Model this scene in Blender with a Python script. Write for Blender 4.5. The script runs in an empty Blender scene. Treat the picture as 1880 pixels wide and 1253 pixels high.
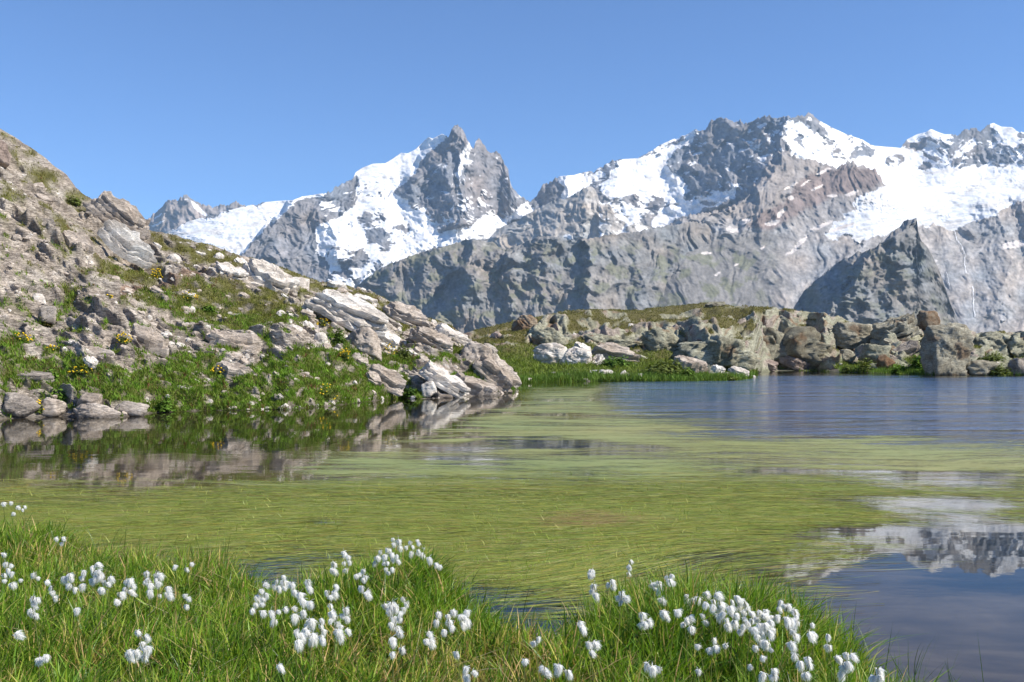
import bpy, bmesh, math, random
import numpy as np
from mathutils import Vector, Matrix

# ------------------------------------------------------------------ camera, sky, sun, exposure
scene = bpy.context.scene
F = 35.0 / 36.0 * 1880.0          # focal length in photo pixels
HZ = 643.0                        # row of the horizon in the photo
CX = 940.0
H = 1.5                           # eye height above the lake
SUN_AZ = math.radians(104)        # clockwise from the view direction (+Y) towards +X
SUN_EL = math.radians(42)

cam_data = bpy.data.cameras.new('camera')
cam = bpy.data.objects.new('camera', cam_data)
scene.collection.objects.link(cam)
cam.location = (0, 0, H)
cam.rotation_euler = (math.pi / 2, 0, 0)
cam_data.lens = 35.0
cam_data.sensor_width = 36.0
cam_data.shift_y = (HZ - 626.5) / 1880.0
cam_data.clip_start = 0.05
cam_data.clip_end = 60000
scene.camera = cam

world = bpy.data.worlds.new('World')
scene.world = world
world.use_nodes = True
wn = world.node_tree
wn.nodes.clear()
sky = wn.nodes.new('ShaderNodeTexSky')
sky.sky_type = 'NISHITA'
sky.sun_disc = False
sky.sun_elevation = SUN_EL
sky.sun_rotation = SUN_AZ
sky.altitude = 2400
sky.air_density = 1.0
sky.dust_density = 0.0
sky.ozone_density = 10.0
bg = wn.nodes.new('ShaderNodeBackground')
bg.inputs['Strength'].default_value = 0.12
wo = wn.nodes.new('ShaderNodeOutputWorld')
wn.links.new(sky.outputs['Color'], bg.inputs['Color'])
wn.links.new(bg.outputs['Background'], wo.inputs['Surface'])

sun_data = bpy.data.lights.new('sun', 'SUN')
sun_data.energy = 5.0
sun_data.angle = math.radians(0.53)
sun_data.color = (1.0, 0.94, 0.845)
sun = bpy.data.objects.new('sun', sun_data)
scene.collection.objects.link(sun)
sdir = Vector((math.cos(SUN_EL) * math.sin(SUN_AZ), math.cos(SUN_EL) * math.cos(SUN_AZ), math.sin(SUN_EL)))
sun.rotation_euler = sdir.to_track_quat('Z', 'Y').to_euler()
sun.location = sdir * 100

scene.view_settings.view_transform = 'Standard'
scene.view_settings.look = 'None'
scene.view_settings.exposure = 0.64
scene.view_settings.gamma = 1.0
scene.view_settings.use_curve_mapping = False
scene.render.engine = 'CYCLES'
scene.cycles.max_bounces = 8
scene.cycles.transparent_max_bounces = 16
scene.cycles.volume_bounces = 0
scene.cycles.sample_clamp_direct = 6.0
scene.cycles.sample_clamp_indirect = 6.0

HAZE_DENSITY = 2.9e-5

# ------------------------------------------------------------------ helpers
rng = np.random.default_rng(7)
random.seed(7)
C = scene.collection

_r0 = np.random.default_rng(11)
_PERM = np.concatenate([_r0.permutation(256)] * 3).astype(np.int32)
_G3 = _r0.normal(size=(256, 3)); _G3 /= np.linalg.norm(_G3, axis=1)[:, None]
_a2 = _r0.uniform(0, 2 * np.pi, 256)
_G2 = np.stack([np.cos(_a2), np.sin(_a2)], 1)


def _fade(t):
    return t * t * t * (t * (t * 6 - 15) + 10)


def pn2(x, y, seed=0):
    x = np.asarray(x, float) + seed * 17.31; y = np.asarray(y, float) + seed * 9.73
    xi = np.floor(x).astype(np.int64); yi = np.floor(y).astype(np.int64)
    xf = x - xi; yf = y - yi
    xi &= 255; yi &= 255
    u = _fade(xf); v = _fade(yf)
    def g(dx, dy):
        h = _PERM[_PERM[xi + dx] + yi + dy]
        return _G2[h, 0] * (xf - dx) + _G2[h, 1] * (yf - dy)
    a = g(0, 0); b = g(1, 0); c = g(0, 1); d = g(1, 1)
    return 1.5 * ((a + u * (b - a)) * (1 - v) + (c + u * (d - c)) * v)


def pn3(x, y, z, seed=0):
    x = np.asarray(x, float) + seed * 17.31; y = np.asarray(y, float) + seed * 9.73; z = np.asarray(z, float) + seed * 5.11
    xi = np.floor(x).astype(np.int64); yi = np.floor(y).astype(np.int64); zi = np.floor(z).astype(np.int64)
    xf = x - xi; yf = y - yi; zf = z - zi
    xi &= 255; yi &= 255; zi &= 255
    u = _fade(xf); v = _fade(yf); w = _fade(zf)
    def g(dx, dy, dz):
        h = _PERM[_PERM[_PERM[xi + dx] + yi + dy] + zi + dz]
        gg = _G3[h]
        return gg[..., 0] * (xf - dx) + gg[..., 1] * (yf - dy) + gg[..., 2] * (zf - dz)
    def plane(dz):
        a = g(0, 0, dz); b = g(1, 0, dz); c = g(0, 1, dz); d = g(1, 1, dz)
        return (a + u * (b - a)) * (1 - v) + (c + u * (d - c)) * v
    p0 = plane(0); p1 = plane(1)
    return 1.5 * (p0 + w * (p1 - p0))


def fbm2(x, y, octv=4, seed=0, gain=0.5):
    s = 0; a = 1.0; f = 1.0
    for o in range(octv):
        s = s + a * pn2(x * f, y * f, seed + o * 3); a *= gain; f *= 2.03
    return s


def ridged2(x, y, octv=4, seed=0, gain=0.5):
    s = 0; a = 1.0; f = 1.0; w = 1.0
    for o in range(octv):
        n = 1 - np.abs(pn2(x * f, y * f, seed + o * 3)) * 1.6
        n = np.clip(n, 0, 1) ** 2
        s = s + a * n * w; w = np.clip(n * 1.6, 0.25, 1); a *= gain; f *= 2.07
    return s


def tri2(x, y, seed=0):
    """random heights on a triangular lattice joined by flat facets: crisp creases"""
    x = np.asarray(x, float) + seed * 3.17; y = np.asarray(y, float) + seed * 7.91
    s = (x + y) * 0.36602540378
    xs = x + s; ys = y + s
    i = np.floor(xs).astype(np.int64); j = np.floor(ys).astype(np.int64)
    fx = xs - i; fy = ys - j
    i &= 255; j &= 255
    def val(di, dj):
        return _PERM[_PERM[i + di] + j + dj] / 127.5 - 1.0
    up = fx > fy
    a = val(0, 0); c = val(1, 1)
    b = np.where(up, val(1, 0), val(0, 1))
    wa = np.where(up, 1 - fx, 1 - fy); wb = np.abs(fx - fy); wc = np.where(up, fy, fx)
    return a * wa + b * wb + c * wc


def trifbm(x, y, octv=5, seed=0, gain=0.5):
    s = 0; a = 1.0; f = 1.0
    for o in range(octv):
        c, n = math.cos(o * 1.3), math.sin(o * 1.3)
        s = s + a * tri2((x * c - y * n) * f, (x * n + y * c) * f, seed + o * 5); a *= gain; f *= 2.0
    return s


def fbm3(x, y, z, octv=4, seed=0, gain=0.5):
    s = 0; a = 1.0; f = 1.0
    for o in range(octv):
        s = s + a * pn3(x * f, y * f, z * f, seed + o * 3); a *= gain; f *= 2.03
    return s


def smooth(e0, e1, x):
    t = np.clip((x - e0) / (e1 - e0), 0, 1)
    return t * t * (3 - 2 * t)


def inpoly(u, v, poly):
    u = np.asarray(u); v = np.asarray(v)
    ins = np.zeros(u.shape, bool)
    n = len(poly); j = n - 1
    for i in range(n):
        xi, yi = poly[i]; xj, yj = poly[j]
        if yi != yj:
            c = ((yi > v) != (yj > v)) & (u < (xj - xi) * (v - yi) / (yj - yi) + xi)
            ins ^= c
        j = i
    return ins


def segdist(u, v, pts, closed=False):
    """distance to a polyline and on which side of it (right of the direction of travel = +)"""
    best = np.full(np.shape(u), 1e9); side = np.zeros(np.shape(u))
    q = list(pts) + ([pts[0]] if closed else [])
    for (ax, ay), (bx, by) in zip(q[:-1], q[1:]):
        dx, dy = bx - ax, by - ay
        L2 = dx * dx + dy * dy + 1e-9
        t = np.clip(((u - ax) * dx + (v - ay) * dy) / L2, 0, 1)
        px, py = u - ax - t * dx, v - ay - t * dy
        d = np.hypot(px, py)
        m = d < best
        best = np.where(m, d, best)
        side = np.where(m, -(dx * py - dy * px), side)
    return best, side


def interp(pts, x):
    p = np.array(pts, float)
    return np.interp(x, p[:, 0], p[:, 1])


def P(u, v, Y):
    u = np.asarray(u, float); v = np.asarray(v, float); Y = np.asarray(Y, float)
    return np.stack([(u - CX) / F * Y, Y + 0 * u, H + (HZ - v) / F * Y], -1)


def waterY(v, z=0.0):
    return (H - z) * F / (np.asarray(v, float) - HZ)


def to_px(p):
    return CX + p[..., 0] / p[..., 1] * F, HZ - (p[..., 2] - H) / p[..., 1] * F


def mesh_np(name, verts, quads=None, tris=None, col=None, attrs=None, smooth_=True):
    me = bpy.data.meshes.new(name)
    verts = np.ascontiguousarray(verts, np.float32).reshape(-1, 3)
    me.vertices.add(len(verts)); me.vertices.foreach_set('co', verts.ravel())
    nq = 0 if quads is None else len(quads); nt = 0 if tris is None else len(tris)
    loops = []
    if nq: loops.append(np.asarray(quads, np.int32).ravel())
    if nt: loops.append(np.asarray(tris, np.int32).ravel())
    loops = np.concatenate(loops)
    me.loops.add(len(loops)); me.loops.foreach_set('vertex_index', loops)
    starts = np.concatenate([np.arange(nq) * 4, nq * 4 + np.arange(nt) * 3]).astype(np.int32)
    me.polygons.add(nq + nt)
    me.polygons.foreach_set('loop_start', starts)
    me.polygons.foreach_set('use_smooth', np.full(nq + nt, smooth_, bool))
    if col is not None:
        a = me.color_attributes.new('Col', 'FLOAT_COLOR', 'POINT')
        c = np.ones((len(verts), 4), np.float32); c[:, :3] = np.asarray(col).reshape(-1, 3)
        a.data.foreach_set('color', c.ravel())
    for k, val in (attrs or {}).items():
        a = me.attributes.new(k, 'FLOAT', 'POINT')
        a.data.foreach_set('value', np.ascontiguousarray(val, np.float32).ravel())
    me.update(calc_edges=True)
    me.validate(clean_customdata=False)
    return me


def grid_quads(nu, nv):
    i = np.arange(nu - 1)[:, None]; j = np.arange(nv - 1)[None, :]
    a = i * nv + j
    return np.stack([a, a + 1, a + nv + 1, a + nv], -1).reshape(-1, 4)


def link(name, me, mat=None, parent=None, loc=None, **props):
    o = bpy.data.objects.new(name, me)
    C.objects.link(o)
    if mat is not None and me is not None and not me.materials:
        me.materials.append(mat)
    if parent is not None:
        o.parent = parent
    if loc is not None:
        o.location = loc
    for k, v in props.items():
        if v is not None:
            o[k] = v
    return o


class NT:
    def __init__(self, name):
        self.m = bpy.data.materials.new(name); self.m.use_nodes = True
        self.t = self.m.node_tree; self.t.nodes.clear()
        self.out = self.t.nodes.new('ShaderNodeOutputMaterial')
    def n(self, typ, **kw):
        nd = self.t.nodes.new('ShaderNode' + typ)
        for k, v in kw.items():
            if hasattr(nd, k): setattr(nd, k, v)
            else: self.set(nd.inputs[k.replace('_', ' ')], v)
        return nd
    def set(self, s, v):
        if isinstance(v, bpy.types.NodeSocket): self.t.links.new(v, s)
        else:
            if hasattr(s.default_value, '__len__') and not hasattr(v, '__len__'): v = (v,) * len(s.default_value)
            if hasattr(s.default_value, '__len__') and len(s.default_value) == 4 and len(v) == 3: v = (*v, 1)
            s.default_value = v
    def math(self, op, a, b=None, c=None, clamp=False):
        nd = self.n('Math', operation=op, use_clamp=clamp)
        self.set(nd.inputs[0], a)
        if b is not None: self.set(nd.inputs[1], b)
        if c is not None: self.set(nd.inputs[2], c)
        return nd.outputs[0]
    def mix(self, f, a, b, typ='MIX'):
        nd = self.n('Mix', data_type='RGBA', blend_type=typ)
        self.set(nd.inputs[0], f); self.set(nd.inputs[6], a); self.set(nd.inputs[7], b)
        return nd.outputs[2]
    def ramp(self, f, stops):
        nd = self.n('ValToRGB')
        e = nd.color_ramp.elements
        while len(e) < len(stops): e.new(0.5)
        for el, (p, c) in zip(e, stops):
            el.position = p; el.color = (*c, 1) if hasattr(c, '__len__') else (c, c, c, 1)
        self.set(nd.inputs[0], f)
        return nd.outputs[0]
    def coord(self, scale=(1, 1, 1), rot=(0, 0, 0), geo=True):
        g = self.n('NewGeometry').outputs['Position'] if geo else self.n('TexCoord').outputs['Object']
        mp = self.n('Mapping')
        self.set(mp.inputs['Vector'], g); mp.inputs['Scale'].default_value = scale; mp.inputs['Rotation'].default_value = rot
        return mp.outputs[0]
    def noise(self, vec, scale, detail=5, rough=0.55, dist=0.0):
        nd = self.n('TexNoise')
        self.set(nd.inputs['Vector'], vec); nd.inputs['Scale'].default_value = scale
        nd.inputs['Detail'].default_value = detail; nd.inputs['Roughness'].default_value = rough
        nd.inputs['Distortion'].default_value = dist
        return nd.outputs[0]
    def attr(self, name):
        return self.n('Attribute', attribute_name=name)
    def bump(self, h, strength, dist, normal=None):
        b = self.n('Bump'); self.set(b.inputs['Height'], h)
        b.inputs['Strength'].default_value = strength; b.inputs['Distance'].default_value = dist
        if normal is not None: self.set(b.inputs['Normal'], normal)
        return b.outputs[0]
    def principled(self, base, rough=0.9, spec=0.2, normal=None):
        b = self.n('BsdfPrincipled')
        self.set(b.inputs['Base Color'], base); self.set(b.inputs['Roughness'], rough)
        self.set(b.inputs['Specular IOR Level'], spec)
        if normal is not None: self.set(b.inputs['Normal'], normal)
        return b.outputs[0]
    def done(self, sh):
        self.t.links.new(sh, self.out.inputs['Surface']); return self.m


# ------------------------------------------------------------------ materials
def mat_mountain():
    k = NT('mountain_rock_and_snow')
    c = k.attr('Col').outputs['Color']
    v = k.coord()
    n = k.noise(v, 0.03, 7, 0.68)
    c2 = k.mix(1.0, c, k.ramp(n, [(0.30, 0.70), (0.5, 1.0), (0.70, 1.22)]), 'MULTIPLY')
    return k.done(k.principled(c2, 0.95, 0.1))


def mat_rock(name, bed_rot=(0, 0, 0), crack=1.0):
    k = NT(name)
    c = k.attr('Col').outputs['Color']
    g = k.attr('Grass').outputs['Fac']
    v0 = k.coord()
    vb = k.coord(scale=(1.0, 1.0, 4.5), rot=bed_rot)
    n1 = k.noise(v0, 2.2, 6, 0.62)
    n2 = k.noise(v0, 11.0, 5, 0.65)
    nb = k.noise(vb, 1.7, 7, 0.66, 0.4)
    mott = k.ramp(k.math('MULTIPLY_ADD', n2, 0.5, k.math('MULTIPLY', n1, 0.5)), [(0.32, 0.70), (0.5, 1.0), (0.68, 1.2)])
    col = k.mix(1.0, c, mott, 'MULTIPLY')
    cr = k.ramp(nb, [(0.40, 0.0), (0.47, 1.0), (0.53, 1.0), (0.60, 0.0)])
    line = k.ramp(k.math('ABSOLUTE', k.math('SUBTRACT', nb, 0.5)), [(0.0, 0.0), (0.028, 1.0)])
    nb2 = k.noise(k.coord(scale=(1.0, 1.0, 5.0), rot=bed_rot), 5.5, 5, 0.62, 0.3)
    line2 = k.ramp(k.math('ABSOLUTE', k.math('SUBTRACT', nb2, 0.5)), [(0.0, 0.35), (0.03, 1.0)])
    line = k.math('MULTIPLY', line, line2)
    colc = k.mix(k.math('MULTIPLY', k.math('SUBTRACT', 1.0, line), k.math('SUBTRACT', 0.8 * crack, k.math('MULTIPLY', g, 0.8 * crack))), col, (0.07, 0.055, 0.045))
    vor = k.n('TexVoronoi', feature='DISTANCE_TO_EDGE')
    k.set(vor.inputs['Vector'], vb); vor.inputs['Scale'].default_value = 1.3
    vl = k.ramp(vor.outputs['Distance'], [(0.0, 0.0), (0.05, 1.0)])
    h = k.math('ADD', k.math('MULTIPLY', line, 0.35), k.math('MULTIPLY_ADD', n2, 0.4, k.math('MULTIPLY_ADD', nb, 1.2, k.math('MULTIPLY', vl, 0.25))))
    nm = k.bump(h, 0.75, 0.10 * crack)
    return k.done(k.principled(colc, 0.92, 0.15, nm))


def mat_leaf(name, trans=0.3, rough=0.5, spec=0.25):
    k = NT(name)
    c = k.attr('Col').outputs['Color']
    b = k.principled(c, rough, spec)
    t = k.n('BsdfTranslucent'); k.set(t.inputs['Color'], k.mix(1.0, c, (1.25, 1.3, 0.6), 'MULTIPLY'))
    mx = k.n('MixShader'); mx.inputs[0].default_value = trans
    k.t.links.new(b, mx.inputs[1]); k.t.links.new(t.outputs[0], mx.inputs[2])
    return k.done(mx.outputs[0])


def mat_cotton():
    k = NT('cotton_wool')
    b = k.principled((0.95, 0.94, 0.91), 0.9, 0.1)
    t = k.n('BsdfTranslucent'); k.set(t.inputs['Color'], (0.97, 0.96, 0.93))
    mx = k.n('MixShader'); mx.inputs[0].default_value = 0.6
    k.t.links.new(b, mx.inputs[1]); k.t.links.new(t.outputs[0], mx.inputs[2])
    return k.done(mx.outputs[0])


def mat_water():
    k = NT('lake_water')
    rip = k.attr('Ripple').outputs['Fac']
    v = k.coord(scale=(0.8, 1.5, 1.0))
    n = k.noise(v, 1.5, 4, 0.6, 0.3)
    nf = k.noise(v, 9.0, 3, 0.5, 0.2)
    nl = k.noise(k.coord(scale=(0.35, 1.0, 1)), 0.9, 3, 0.5)
    wind = k.ramp(k.noise(k.coord(scale=(0.10, 0.5, 1)), 1.0, 4, 0.6), [(0.38, 0.25), (0.62, 1.0)])
    rip = k.math('MULTIPLY', rip, wind)
    h = k.math('MULTIPLY', k.math('ADD', k.math('ADD', n, k.math('MULTIPLY', nf, 0.25)), nl), rip)
    nm = k.bump(h, 1.0, 0.1)
    fr = k.n('Fresnel'); fr.inputs['IOR'].default_value = 1.333
    gl = k.n('BsdfGlossy'); k.set(gl.inputs['Roughness'], k.math('MULTIPLY_ADD', rip, 0.07, 0.012))
    k.set(gl.inputs['Color'], (0.95, 0.95, 0.93)); k.t.links.new(nm, gl.inputs['Normal'])
    tr = k.n('BsdfTransparent'); k.set(tr.inputs['Color'], (0.80, 0.80, 0.74))
    mx = k.n('MixShader')
    k.t.links.new(fr.outputs[0], mx.inputs[0]); k.t.links.new(tr.outputs[0], mx.inputs[1]); k.t.links.new(gl.outputs[0], mx.inputs[2])
    return k.done(mx.outputs[0])


def mat_bed():
    k = NT('lake_bed_mud')
    n = k.noise(k.coord(scale=(1, 1.6, 1)), 1.1, 6, 0.6, 0.5)
    n2 = k.noise(k.coord(scale=(0.5, 1.4, 1)), 3.0, 4, 0.6)
    c = k.ramp(k.math('MULTIPLY_ADD', n2, 0.4, k.math('MULTIPLY', n, 0.6)), [(0.35, (0.09, 0.068, 0.055)), (0.5, (0.165, 0.128, 0.10)), (0.66, (0.27, 0.215, 0.17))])
    return k.done(k.principled(c, 0.95, 0.1))


def mat_weedmat():
    k = NT('pondweed_mat')
    den = k.attr('Density').outputs['Fac']
    pos = k.coord()
    wob = k.noise(pos, 0.25, 3, 0.5)
    ax = k.n('VectorMath', operation='ADD')
    k.t.links.new(pos, ax.inputs[0])
    cw = k.n('CombineXYZ'); k.set(cw.inputs[1], k.math('MULTIPLY', wob, 2.2)); k.t.links.new(cw.outputs[0], ax.inputs[1])
    def st(sx, sy, sc, det=5, r=0.6):
        mp = k.n('Mapping'); k.t.links.new(ax.outputs[0], mp.inputs['Vector']); mp.inputs['Scale'].default_value = (sx, sy, 1)
        return k.noise(mp.outputs[0], sc, det, r, 0.15)
    fine = st(1.0, 9.0, 5.0, 6, 0.72)
    mid = st(0.25, 1.5, 1.6, 6, 0.62)
    big = st(0.15, 0.5, 0.8, 3, 0.5)
    cmixf = k.math('ADD', k.math('MULTIPLY', fine, 0.55), k.math('MULTIPLY', mid, 0.45))
    green = k.ramp(cmixf, [(0.30, (0.07, 0.09, 0.018)), (0.44, (0.165, 0.205, 0.033)), (0.55, (0.215, 0.25, 0.045)), (0.70, (0.32, 0.33, 0.09))])
    yel = k.ramp(cmixf, [(0.30, (0.10, 0.085, 0.022)), (0.48, (0.265, 0.24, 0.04)), (0.70, (0.38, 0.335, 0.09))])
    hue = st(0.6, 6.0, 4.0, 4, 0.7)
    col = k.mix(k.ramp(k.math('MULTIPLY_ADD', hue, 0.6, k.math('MULTIPLY', big, 0.4)), [(0.42, 0.0), (0.60, 0.9)]), green, yel)
    a = k.math('ADD', k.math('ADD', den, k.math('MULTIPLY', k.math('SUBTRACT', fine, 0.5), 1.9)), k.math('MULTIPLY', k.math('SUBTRACT', mid, 0.5), 1.8))
    al = k.ramp(a, [(0.30, 0.0), (0.74, 1.0)])
    nm = k.bump(fine, 0.25, 0.006)
    b = k.n('BsdfPrincipled'); k.set(b.inputs['Base Color'], col); b.inputs['Roughness'].default_value = 0.4
    b.inputs['Specular IOR Level'].default_value = 0.42; k.t.links.new(nm, b.inputs['Normal'])
    tr = k.n('BsdfTransparent')
    mx = k.n('MixShader'); k.set(mx.inputs[0], al)
    k.t.links.new(tr.outputs[0], mx.inputs[1]); k.t.links.new(b.outputs[0], mx.inputs[2])
    return k.done(mx.outputs[0])


def mat_soil(name, c0, c1):
    k = NT(name)
    n = k.noise(k.coord(), 6.0, 6, 0.6)
    return k.done(k.principled(k.ramp(n, [(0.35, c0), (0.65, c1)]), 0.95, 0.1, k.bump(n, 0.6, 0.05)))


def mat_plain(name, c, rough=0.8):
    k = NT(name)
    n = k.noise(k.coord(geo=False), 30.0, 3, 0.6)
    return k.done(k.principled(k.mix(1.0, c, k.ramp(n, [(0.3, 0.8), (0.7, 1.15)]), 'MULTIPLY'), rough, 0.2))


M_MOUNT = mat_mountain()
M_HILL = mat_rock('hillside_rock', (0, math.radians(-22), 0), 1.0)
M_ROCK = mat_rock('boulder_rock', (0, math.radians(-18), 0), 0.45)
M_LICHEN = mat_rock('lichen_rock', (0, math.radians(-8), 0), 0.9)
M_GRASS = mat_leaf('grass_blades', 0.34, 0.42, 0.3)
M_TURF = mat_leaf('turf_blades', 0.25, 0.7, 0.1)
M_WEED = mat_leaf('floating_weed', 0.12, 0.5, 0.2)
M_COTTON = mat_cotton()
M_WATER = mat_water()
M_BED = mat_bed()
M_MAT = mat_weedmat()
M_BANK = mat_soil('bank_soil', (0.02, 0.022, 0.010), (0.055, 0.055, 0.025))
M_TERRAIN = mat_soil('valley_ground', (0.05, 0.05, 0.03), (0.10, 0.10, 0.06))
M_STEM = mat_plain('plant_stem', (0.11, 0.13, 0.035))
M_FLOWER = mat_plain('yellow_petals', (0.75, 0.50, 0.02), 0.6)
M_FALL = mat_plain('falling_water', (0.88, 0.88, 0.88), 0.5)

# ------------------------------------------------------------------ mountains
CREST_A = [(240, 425), (264, 410), (279, 395), (302, 372), (316, 364), (326, 367), (336, 361), (342, 358), (350, 364), (365, 374), (374, 376), (394, 377), (411, 377), (424, 375), (434, 372), (448, 378), (470, 376), (520, 380), (560, 395)]
CREST_M = [(200, 470), (300, 431), (307, 427), (342, 408), (382, 397), (445, 380), (480, 372), (514, 369), (537, 368), (555, 361), (595, 355), (600, 352), (618, 345), (635, 332), (648, 329), (652, 317), (664, 309), (684, 301), (707, 300), (719, 293), (736, 281), (748, 282), (762, 275), (776, 262), (782, 256), (787, 252), (794, 255), (804, 250), (811, 246), (820, 249), (823, 251), (828, 245), (834, 231), (838, 227), (845, 231), (853, 242), (857, 254), (865, 267), (870, 269), (874, 257), (879, 254), (888, 260), (894, 272), (901, 280), (909, 279), (919, 283), (924, 297), (927, 306), (933, 309), (934.5, 323), (937, 335), (943, 346), (954, 361), (964, 367), (971, 370), (978, 367), (983, 361), (995, 341), (1003, 334), (1018, 331), (1026, 324), (1052, 322), (1067, 318), (1087, 313), (1107, 305), (1128, 295), (1136, 293), (1171, 291), (1185, 283), (1211, 267), (1237, 255), (1262, 247), (1278, 237), (1288, 242), (1300, 229), (1306, 223), (1317, 218), (1337, 217), (1351, 222), (1359, 219), (1366, 224), (1380, 221), (1394, 216), (1412, 213), (1420, 217), (1436, 211), (1452, 214), (1464, 212), (1475, 208), (1488, 209), (1500, 216), (1505, 222), (1528, 235), (1559, 249), (1582, 256), (1597, 265), (1605, 268), (1631, 270), (1654, 272), (1661, 262), (1668, 255), (1683, 247), (1700, 243), (1709, 237), (1723, 243), (1735, 247), (1760, 246), (1769, 237), (1789, 234), (1803, 239), (1812, 230), (1824, 226), (1838, 233), (1858, 234), (1867, 241), (1880, 241), (1920, 250), (1960, 262), (2060, 255), (2200, 290)]
CREST_C2 = [(880, 450), (905, 430), (912, 424), (926, 417), (966, 395), (980, 388), (1003, 374), (1038, 364), (1067, 349), (1081, 341), (1088, 343), (1094, 350), (1099, 365), (1104, 372), (1119, 376), (1128, 390), (1150, 398), (1170, 396), (1180, 412), (1210, 425), (1250, 450)]
CREST_C = [(600, 600), (640, 540), (656, 525), (670, 513), (693, 496), (716, 483), (745, 473), (779, 461), (811, 454), (834, 447), (851, 440), (868, 438), (888, 441), (908, 447), (926, 458), (937, 454), (954, 450), (972, 441), (995, 433), (1023, 433), (1035, 441), (1052, 440), (1081, 438), (1100, 433), (1136, 428), (1179, 424), (1211, 417), (1237, 413), (1262, 408), (1295, 408), (1330, 412), (1365, 425), (1400, 445), (1440, 480), (1480, 525), (1520, 580), (1560, 615)]
CREST_D = [(1150, 470), (1200, 430), (1225, 415), (1240, 405), (1265, 393), (1288, 391), (1310, 388), (1340, 382), (1366, 364), (1385, 338), (1398, 318), (1410, 300), (1421, 286), (1435, 277), (1447, 279), (1467, 291), (1487, 291), (1505, 298), (1528, 303), (1540, 305), (1551, 304), (1556, 294), (1562, 298), (1568, 292), (1571, 303), (1591, 305), (1608, 313), (1617, 324), (1621, 338), (1634, 345), (1680, 345), (1760, 340), (1880, 335), (2000, 335), (2200, 345)]
CREST_F = [(1440, 600), (1460, 560), (1473, 539), (1487, 525), (1516, 499), (1545, 476), (1574, 464), (1602, 456), (1620, 444), (1637, 427), (1654, 415), (1660, 407), (1672, 402), (1683, 398), (1686, 424), (1690, 439), (1703, 453), (1715, 476), (1726, 500), (1736, 530), (1748, 565), (1765, 600), (1800, 625), (1900, 635)]

SNOW_M = [
 [(300, 430), (342, 408), (382, 396), (445, 379), (514, 366), (555, 358), (595, 352), (590, 362), (555, 366), (540, 372), (500, 412), (470, 440), (445, 468), (430, 480), (380, 470), (300, 450)],
 [(652, 312), (684, 297), (707, 296), (736, 277), (762, 270), (776, 258), (787, 248), (811, 243), (822, 250), (812, 262), (796, 276), (780, 290), (768, 305), (757, 322), (745, 335), (730, 348), (722, 352), (735, 362), (752, 373), (765, 382), (780, 384), (785, 400), (800, 410), (806, 428), (830, 425), (850, 420), (880, 408), (893, 393), (905, 398), (922, 406), (948, 385), (966, 372), (985, 380), (978, 392), (960, 398), (940, 405), (915, 420), (905, 434), (890, 440), (850, 444), (800, 458), (750, 475), (715, 486), (690, 504), (660, 530), (635, 525), (612, 510), (600, 490), (585, 460), (575, 430), (590, 410), (620, 400), (640, 385), (660, 370), (655, 350), (646, 332)],
 [(1026, 320), (1064, 314), (1087, 309), (1105, 304), (1092, 322), (1088, 338), (1067, 350), (1040, 366), (1030, 368), (1033, 345)],
 [(1100, 345), (1112, 325), (1130, 300), (1136, 290), (1171, 288), (1185, 280), (1211, 264), (1237, 251), (1262, 244), (1284, 240), (1268, 262), (1250, 275), (1236, 284), (1226, 292), (1229, 306), (1246, 320), (1257, 332), (1261, 348), (1254, 362), (1262, 366), (1300, 358), (1330, 350), (1360, 340), (1350, 360), (1330, 372), (1300, 384), (1265, 397), (1240, 408), (1215, 418), (1198, 415), (1200, 398), (1216, 385), (1240, 372), (1225, 366), (1190, 370), (1168, 375), (1150, 362), (1130, 368), (1112, 360)],
 [(1440, 235), (1446, 220), (1460, 222), (1480, 235), (1500, 226), (1527, 230), (1559, 244), (1582, 252), (1605, 263), (1631, 265), (1654, 267), (1672, 270), (1690, 278), (1710, 292), (1735, 306), (1765, 303), (1800, 298), (1830, 305), (1880, 300), (2200, 300), (2200, 480), (1640, 480), (1448, 330), (1448, 270), (1443, 250)],
]
MIXED_M = [  # rock sprinkled with snow: polygon, share of snow
 ([(1458, 222), (1500, 214), (1530, 238), (1582, 258), (1605, 270), (1603, 288), (1560, 294), (1520, 287), (1480, 277), (1455, 255)], 0.62),
 ([(1655, 272), (1668, 250), (1710, 233), (1770, 230), (1824, 222), (1880, 236), (2200, 230), (2200, 305), (1880, 302), (1830, 300), (1800, 305), (1760, 306), (1735, 308), (1708, 290), (1690, 278)], 0.50),
 ([(600, 352), (655, 325), (660, 350), (650, 372), (625, 392), (600, 405), (585, 395), (588, 372)], 0.14),
 ([(640, 395), (700, 385), (735, 410), (745, 425), (715, 470), (690, 500), (650, 530), (605, 520), (600, 470), (620, 440)], 0.66),
 ([(655, 335), (690, 330), (725, 350), (700, 362), (670, 368), (655, 360)], 0.9),
 ([(1060, 316), (1128, 294), (1138, 300), (1112, 330), (1098, 345), (1088, 330)], 0.45),
 ([(1165, 290), (1262, 246), (1284, 236), (1262, 256), (1220, 275), (1190, 290)], 0.55),
 ([(1140, 360), (1200, 360), (1240, 372), (1200, 395), (1170, 402), (1130, 390), (1110, 372)], 0.5),
]
ISLANDS = [(1645, 296, 16, 10), (1697, 306, 14, 6), (690, 432, 20, 14), (739, 418, 11, 6), (676, 400, 8, 5), (1300, 372, 14, 7)]
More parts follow.
